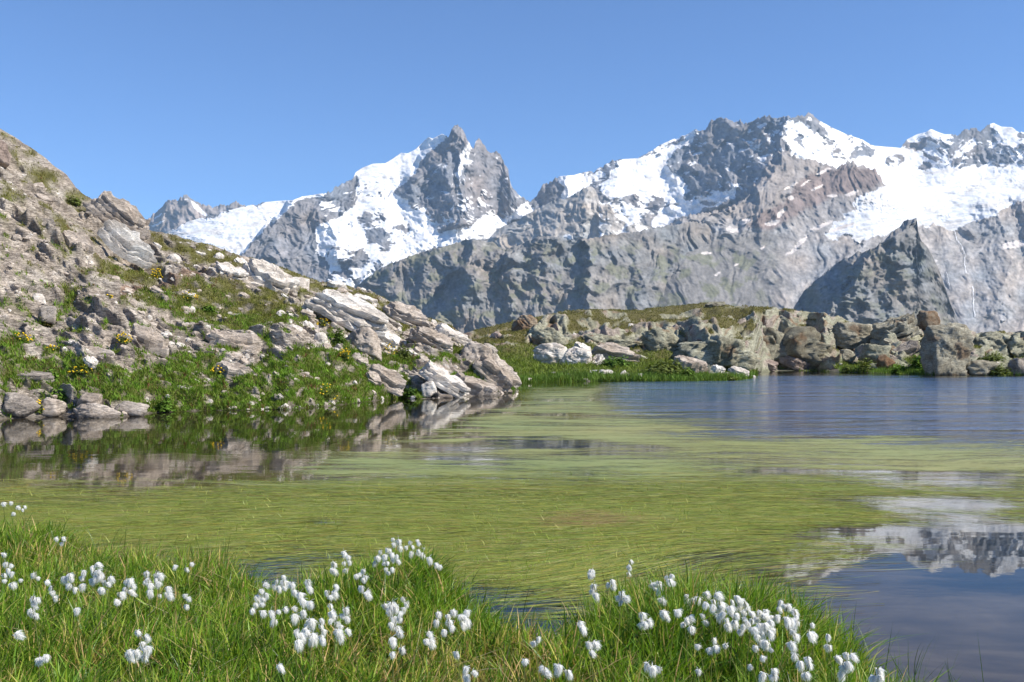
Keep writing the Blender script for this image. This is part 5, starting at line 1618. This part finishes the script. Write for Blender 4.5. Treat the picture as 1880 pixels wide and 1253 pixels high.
FLW = [(284, 508, 24, 20, 46, 'brightest yellow flower clump above the earth path'), (200, 553, 16, 8, 12, 'small yellow flowers on bare rock below the path'), (228, 645, 30, 18, 26, 'yellow flowers beside the flat pale strata slab'), (40, 640, 40, 14, 24, 'yellow flowers on the turf at the left picture edge'), (100, 660, 36, 12, 18, 'yellow flowers above the long grey block'), (150, 690, 44, 14, 24, 'yellow flowers over the left shore bank'), (400, 700, 34, 16, 20, 'yellow flowers in front of the cracked pale ledge'), (345, 555, 40, 14, 18, 'yellow flowers in the top of the large turf patch'), (590, 602, 22, 14, 16, 'yellow flowers left of the big rounded boulder'), (632, 682, 26, 18, 30, 'orange-yellow flowers on the grassy slope below the big boulder'), (712, 652, 30, 24, 24, 'orange flowers right of the big rounded boulder'), (786, 644, 26, 12, 22, 'orange flowers under the grey fractured rock'), (600, 738, 34, 30, 16, 'yellow flowers close to the water in the middle of the shore'), (72, 762, 20, 24, 16, 'yellow flowers between two shore boulders')]
for i, (a, b, w, h, nf, lab) in enumerate(FLW):
    leafy('flower_clump', lab, a, b, w, h, hill_point, 160, OL, 60 + i, 0.07, nf, 'flowers', None)

# ------------------------------------------------------------------ cotton grass
def head_mesh(seed):
    """a hanging tuft: small uneven core and many silky fibres blown a little to one side"""
    r = np.random.default_rng(seed)
    d, f = ico(2)
    v = d * np.array([0.0080, 0.0080, 0.0125])
    v = v * (1 + 0.5 * fbm3(d[:, 0] * 1.8, d[:, 1] * 1.8, d[:, 2] * 1.8, 3, seed)[:, None])
    v[:, 2] -= 0.015
    v[:, 0] += 0.12 * (-v[:, 2])
    n = 260
    a = r.uniform(0, 2 * np.pi, n)
    spread = np.abs(r.normal(0.0, 0.55, n)) + 0.1
    L = r.uniform(0.020, 0.040, n) * r.uniform(0.8, 1.1)
    top = np.stack([np.cos(a), np.sin(a), 0 * a], 1) * r.uniform(0.001, 0.006, (n, 1)) + np.array([0, 0, -0.001])
    out = np.stack([np.cos(a) * np.sin(spread) + r.uniform(0.10, 0.30), np.sin(a) * np.sin(spread), -np.cos(spread)], 1)
    mid = top + out * (L * 0.5)[:, None] + np.stack([np.cos(a), np.sin(a), 0 * a], 1) * 0.005
    tip = top + out * L[:, None] + np.array([0, 0, -0.004])
    s = np.cross(out, r.normal(size=(n, 3))); s /= np.linalg.norm(s, axis=1)[:, None]
    w = r.uniform(0.0007, 0.0015, (n, 1))
    hv = np.stack([top - s * w * 0.6, top + s * w * 0.6, mid - s * w, mid + s * w, tip], 1).reshape(-1, 3)
    b = len(v) + np.arange(n)[:, None] * 5
    ff = np.concatenate([f, np.concatenate([b, b + 1, b + 3], 1), np.concatenate([b, b + 3, b + 2], 1), np.concatenate([b + 2, b + 3, b + 4], 1)])
    me = mesh_np('cotton_tuft', np.concatenate([v, hv]), tris=ff); me.materials.append(M_COTTON)
    return me


HEADS = [head_mesh(700 + k) for k in range(8)]
CLUMPS = [
 ('small cotton grass on the farthest left bank edge', [[(5, 927)], [(21, 925)], [(30, 934), (26, 945)], [(40, 940), (45, 933)]]),
 ('lone cotton grass over the water edge at left', [[(102, 992)], [(115, 991), (111, 1002)]]),
 ('cotton grass at the left picture edge, middle height', [[(6, 1021)], [(10, 1039), (23, 1042), (14, 1049)], [(5, 1060), (8, 1070)], [(22, 1056), (19, 1077)]]),
 ('faded cotton grass in the left bank grass', [[(38, 1069)], [(61, 1059), (69, 1065)], [(84, 1073)], [(95, 1083), (101, 1101), (95, 1092)], [(141, 1123)], [(27, 1171)], [(71, 1216)], [(85, 1210)]]),
 ('cotton grass in a drooping string near the left edge', [[(59, 1102), (67, 1104), (58, 1115)], [(54, 1126), (65, 1134)]]),
 ('cotton grass in the white drift at left', [[(119, 1064), (128, 1059), (132, 1067)], [(128, 1080), (138, 1085)], [(149, 1064), (151, 1078), (154, 1053)], [(169, 1045), (176, 1041), (170, 1056)], [(180, 1054), (177, 1062), (166, 1069)], [(188, 1059), (201, 1065), (190, 1072)], [(196, 1078), (186, 1085)]]),
 ('cotton grass right of the left white drift', [[(230, 1072), (238, 1069), (243, 1081)], [(231, 1085), (236, 1091)], [(220, 1094), (218, 1109)], [(268, 1056)], [(265, 1072), (275, 1077), (275, 1089)], [(285, 1061), (294, 1059), (285, 1069)], [(292, 1074), (291, 1098)], [(308, 1083), (304, 1093), (311, 1098)]]),
 ('scattered cotton grass left of the middle bank inlet', [[(323, 1043)], [(341, 1050)], [(354, 1039)], [(338, 1098), (344, 1104), (341, 1117)]]),
 ('cotton grass in the left lower foreground', [[(251, 1167)], [(265, 1175), (262, 1186)], [(271, 1194), (264, 1199), (264, 1212)], [(236, 1202), (236, 1215)], [(249, 1202)]]),
 ('cotton grass on the left of the middle tussock', [[(484, 1078), (479, 1088), (471, 1099)], [(490, 1096), (481, 1105)], [(470, 1114), (477, 1116)], [(507, 1071), (502, 1079), (510, 1082)], [(518, 1063), (520, 1072), (521, 1083)], [(532, 1075), (539, 1090)], [(564, 1072), (566, 1083)], [(550, 1095), (552, 1107)], [(568, 1111)]]),
 ('weak cotton grass row in the middle foreground grass', [[(461, 1126)], [(482, 1128)], [(496, 1128), (505, 1144)], [(508, 1128)], [(521, 1123)], [(537, 1122), (542, 1134)], [(555, 1128)], [(510, 1229)]]),
 ('cotton grass in the thick bunch of the middle foreground', [[(569, 1143), (564, 1152), (572, 1152)], [(563, 1165), (574, 1170), (558, 1163)], [(550, 1170), (542, 1165), (547, 1182)], [(572, 1181)], [(588, 1143), (587, 1154), (593, 1163)], [(587, 1176), (591, 1179)], [(607, 1144), (620, 1149), (625, 1155)], [(620, 1163), (614, 1166), (622, 1173)], [(635, 1163)], [(633, 1123), (628, 1135), (636, 1139)]]),
 ('cotton grass between the thick bunch and the water tussock', [[(607, 1130), (604, 1117)], [(601, 1091), (603, 1101)], [(614, 1080), (612, 1091)]]),
 ('cotton grass just left of the snowy tussock top', [[(614, 1040), (612, 1050), (606, 1050)], [(630, 1018)], [(630, 1037), (633, 1050), (630, 1053)], [(639, 1026), (641, 1035)], [(652, 1061), (660, 1058)], [(668, 1052), (665, 1068), (671, 1064)], [(663, 1082), (671, 1093)]]),
 ('cotton grass crowning the tussock that juts into the water', [[(721, 993)], [(732, 996), (722, 1002), (733, 1008)], [(745, 1008)], [(753, 999), (756, 1007)], [(765, 996)], [(769, 1001), (777, 1011)], [(767, 1015), (772, 1023)], [(757, 1018), (764, 1020)], [(787, 1029)], [(800, 1040), (807, 1043)], [(698, 1016)], [(711, 1013), (714, 1015)], [(706, 1024), (719, 1021)], [(729, 1024), (729, 1035), (719, 1032)], [(702, 1040), (711, 1037), (709, 1048)], [(711, 1056), (719, 1048)], [(690, 1028), (689, 1036)]]),
 ('cotton grass in the tall drooping cluster below the jutting tussock', [[(705, 1117)], [(718, 1112), (726, 1120), (714, 1125)], [(738, 1104), (745, 1112), (741, 1122)], [(738, 1130), (733, 1141)], [(724, 1139), (716, 1150), (726, 1158)], [(719, 1178)], [(732, 1168)]]),
 ('cotton grass at the edge of the middle inlet', [[(804, 1130)], [(801, 1145)], [(832, 1128), (821, 1136)], [(824, 1146), (829, 1155), (816, 1163)], [(845, 1136), (850, 1139), (847, 1149)], [(856, 1128), (856, 1143)], [(785, 1168), (781, 1181), (788, 1182)]]),
 ('scattered cotton grass low in the middle of the picture', [[(719, 1206)], [(737, 1198)], [(837, 1205)], [(856, 1232), (855, 1246)], [(867, 1241)], [(963, 1219)], [(989, 1178), (978, 1186)], [(999, 1232), (1000, 1242)], [(1027, 1229)], [(1042, 1240)]]),
 ('tall cotton grass standing out over the dark inlet water', [[(1086, 1051), (1083, 1058), (1090, 1060)], [(1089, 1079), (1087, 1090), (1092, 1095)], [(1157, 1035), (1153, 1045), (1158, 1045)], [(1153, 1058)], [(1122, 1071), (1119, 1077), (1123, 1083)], [(1140, 1093), (1136, 1102), (1142, 1109), (1147, 1103)]]),
 ('cotton grass along the back edge of the right tussock', [[(1226, 1064), (1234, 1061)], [(1227, 1071), (1234, 1074)], [(1196, 1077)], [(1209, 1073), (1213, 1079)], [(1202, 1086), (1209, 1093)], [(1212, 1106), (1218, 1109)], [(1260, 1098), (1269, 1105), (1260, 1105)], [(1281, 1102)], [(1295, 1093)]]),
 ('cotton grass on the front of the right tussock', [[(1178, 1131), (1178, 1142), (1175, 1150)], [(1181, 1149), (1190, 1146)], [(1216, 1128), (1221, 1137)], [(1243, 1127)], [(1259, 1142), (1264, 1139)], [(1256, 1153)], [(1268, 1158)], [(1288, 1134), (1291, 1147)]]),
 ('cotton grass low on the left side of the right tussock', [[(1062, 1150), (1067, 1158)], [(1080, 1188), (1089, 1187)], [(1084, 1204)], [(1188, 1226), (1197, 1232)], [(1212, 1234)]]),
 ('cotton grass in the largest white drift at the right', [[(1313, 1096)], [(1297, 1113)], [(1309, 1109), (1310, 1117)], [(1322, 1112), (1323, 1118), (1316, 1125)], [(1318, 1135)], [(1343, 1108), (1351, 1101)], [(1360, 1106), (1355, 1120)], [(1339, 1120), (1342, 1134)], [(1368, 1114), (1371, 1122), (1362, 1128)], [(1330, 1131), (1333, 1143), (1333, 1152)], [(1365, 1140), (1377, 1131)], [(1374, 1149), (1365, 1155), (1357, 1163)], [(1395, 1128), (1406, 1127)], [(1389, 1140), (1400, 1137)], [(1415, 1137), (1427, 1136)], [(1392, 1152), (1403, 1152), (1412, 1146)], [(1418, 1160), (1406, 1163), (1398, 1166)], [(1389, 1172), (1395, 1184)], [(1405, 1184), (1412, 1166)], [(1386, 1193)], [(1350, 1135), (1347, 1147)], [(1382, 1160), (1380, 1145)]]),
 ('cotton grass at the right end of the largest white drift', [[(1434, 1109), (1428, 1121)], [(1440, 1117), (1447, 1117), (1441, 1125)], [(1455, 1127), (1462, 1137)], [(1444, 1140), (1453, 1143)], [(1465, 1147)], [(1444, 1152), (1458, 1155)], [(1456, 1166), (1460, 1171)], [(1490, 1152)], [(1485, 1168), (1491, 1169)]]),
 ('thin cotton grass below the largest white drift', [[(1282, 1191)], [(1301, 1197), (1310, 1180), (1313, 1193)], [(1332, 1192)], [(1283, 1238)], [(1418, 1199)], [(1402, 1213)], [(1381, 1231)], [(1420, 1237), (1418, 1248)], [(1402, 1243)], [(1459, 1207), (1450, 1187)], [(1468, 1222)], [(1481, 1215), (1485, 1225)], [(1478, 1245)]]),
 ('cotton grass near the right tip of the bank', [[(1520, 1172), (1520, 1191)], [(1550, 1207), (1561, 1210)], [(1534, 1213)], [(1555, 1223), (1547, 1231), (1544, 1241)], [(1613, 1237), (1605, 1249), (1616, 1249)]]),
]


ORD = ['first', 'second', 'third', 'fourth', 'fifth', 'sixth', 'seventh', 'eighth', 'ninth', 'tenth', 'eleventh', 'twelfth', 'thirteenth', 'fourteenth', 'fifteenth', 'sixteenth', 'seventeenth', 'eighteenth', 'nineteenth', 'twentieth', 'twenty-first', 'twenty-second', 'twenty-third']


def cotton():
    r = np.random.default_rng(123)
    cnt = 0
    for ci, (lab, plants) in enumerate(CLUMPS):
        rank = {id(q): k for k, q in enumerate(sorted(plants, key=lambda q: q[0][0]))}
        for heads in plants:
            own = lab + ', ' + ORD[rank[id(heads)]] + ' from left, ' + ['one tuft', 'two tufts', 'three tufts', 'four tufts'][len(heads) - 1]
            hs = r.uniform(0.25, 0.33)
            u0, v0 = heads[0]
            # foot of the stem on the bank
            Y = (H - 0.07 - hs) * F / (v0 - HZ)
            x0 = (u0 - CX) / F * Y
            bx = x0 + r.normal(0.03, 0.05); by = Y + r.normal(0, 0.03)
            bz = float(bank_z(np.array([bx]), np.array([by]))[0][0])
            if bz < -0.1: bz = -0.1
            root = link('cotton_sedge', None, loc=(bx, by, bz), label=own, category='cotton grass', group='clump: ' + lab)
            root.empty_display_size = 0.05
            hp = []
            for (a, b) in heads:
                q = P(a, b, Y + r.normal(0, 0.012)); hp.append(q - np.array([bx, by, bz]))
            top = np.mean([h for h in hp], 0); top[2] = max(h[2] for h in hp) + 0.022
            # stem with one thin stalk to each tuft
            segs = []
            t = np.linspace(0, 1, 6)
            ctrl = np.stack([top * q ** 1.5 * np.array([1, 1, 0]) + np.array([0, 0, top[2] * q]) for q in t])
            lines = [ctrl]
            for h in hp:
                hh = h + np.array([0, 0, 0.006])
                lines.append(np.stack([top, (top + hh) / 2 + np.array([0, 0, 0.006]), hh]))
            vs = []; qs = []; off = 0
            for li, Ln in enumerate(lines):
                rd = 0.0017 if li == 0 else 0.0009
                for p_ in Ln:
                    for kk in range(3):
                        an = kk * 2 * math.pi / 3
                        vs.append(p_ + np.array([math.cos(an) * rd, math.sin(an) * rd, 0]))
                for k_ in range(len(Ln) - 1):
                    for kk in range(3):
                        qs.append((off + k_ * 3 + kk, off + k_ * 3 + (kk + 1) % 3, off + (k_ + 1) * 3 + (kk + 1) % 3, off + (k_ + 1) * 3 + kk))
                off += len(Ln) * 3
            link('stem', mesh_np('stem', np.array(vs), quads=np.array(qs)), M_STEM, parent=root)
            faded = 'faded' in lab or 'weak' in lab or 'thin ' in lab or 'scattered' in lab
            for h in hp:
                o = bpy.data.objects.new('cotton_tuft', HEADS[r.integers(8)]); C.objects.link(o)
                o.parent = root; o.location = tuple(h + np.array([0, 0, 0.017]))
                s = r.uniform(0.52, 0.88) * (0.85 if faded else 1.0) * (0.9 if b < 1050 else 1.0)
                o.scale = (s * r.uniform(0.62, 1.0), s * 0.85, s * r.uniform(1.1, 1.75))
                o.rotation_euler = (r.normal(0, 0.3), r.normal(-0.15, 0.3), r.normal(0.3, 0.6))
                cnt += 1
    print('cotton tufts', cnt)


cotton()
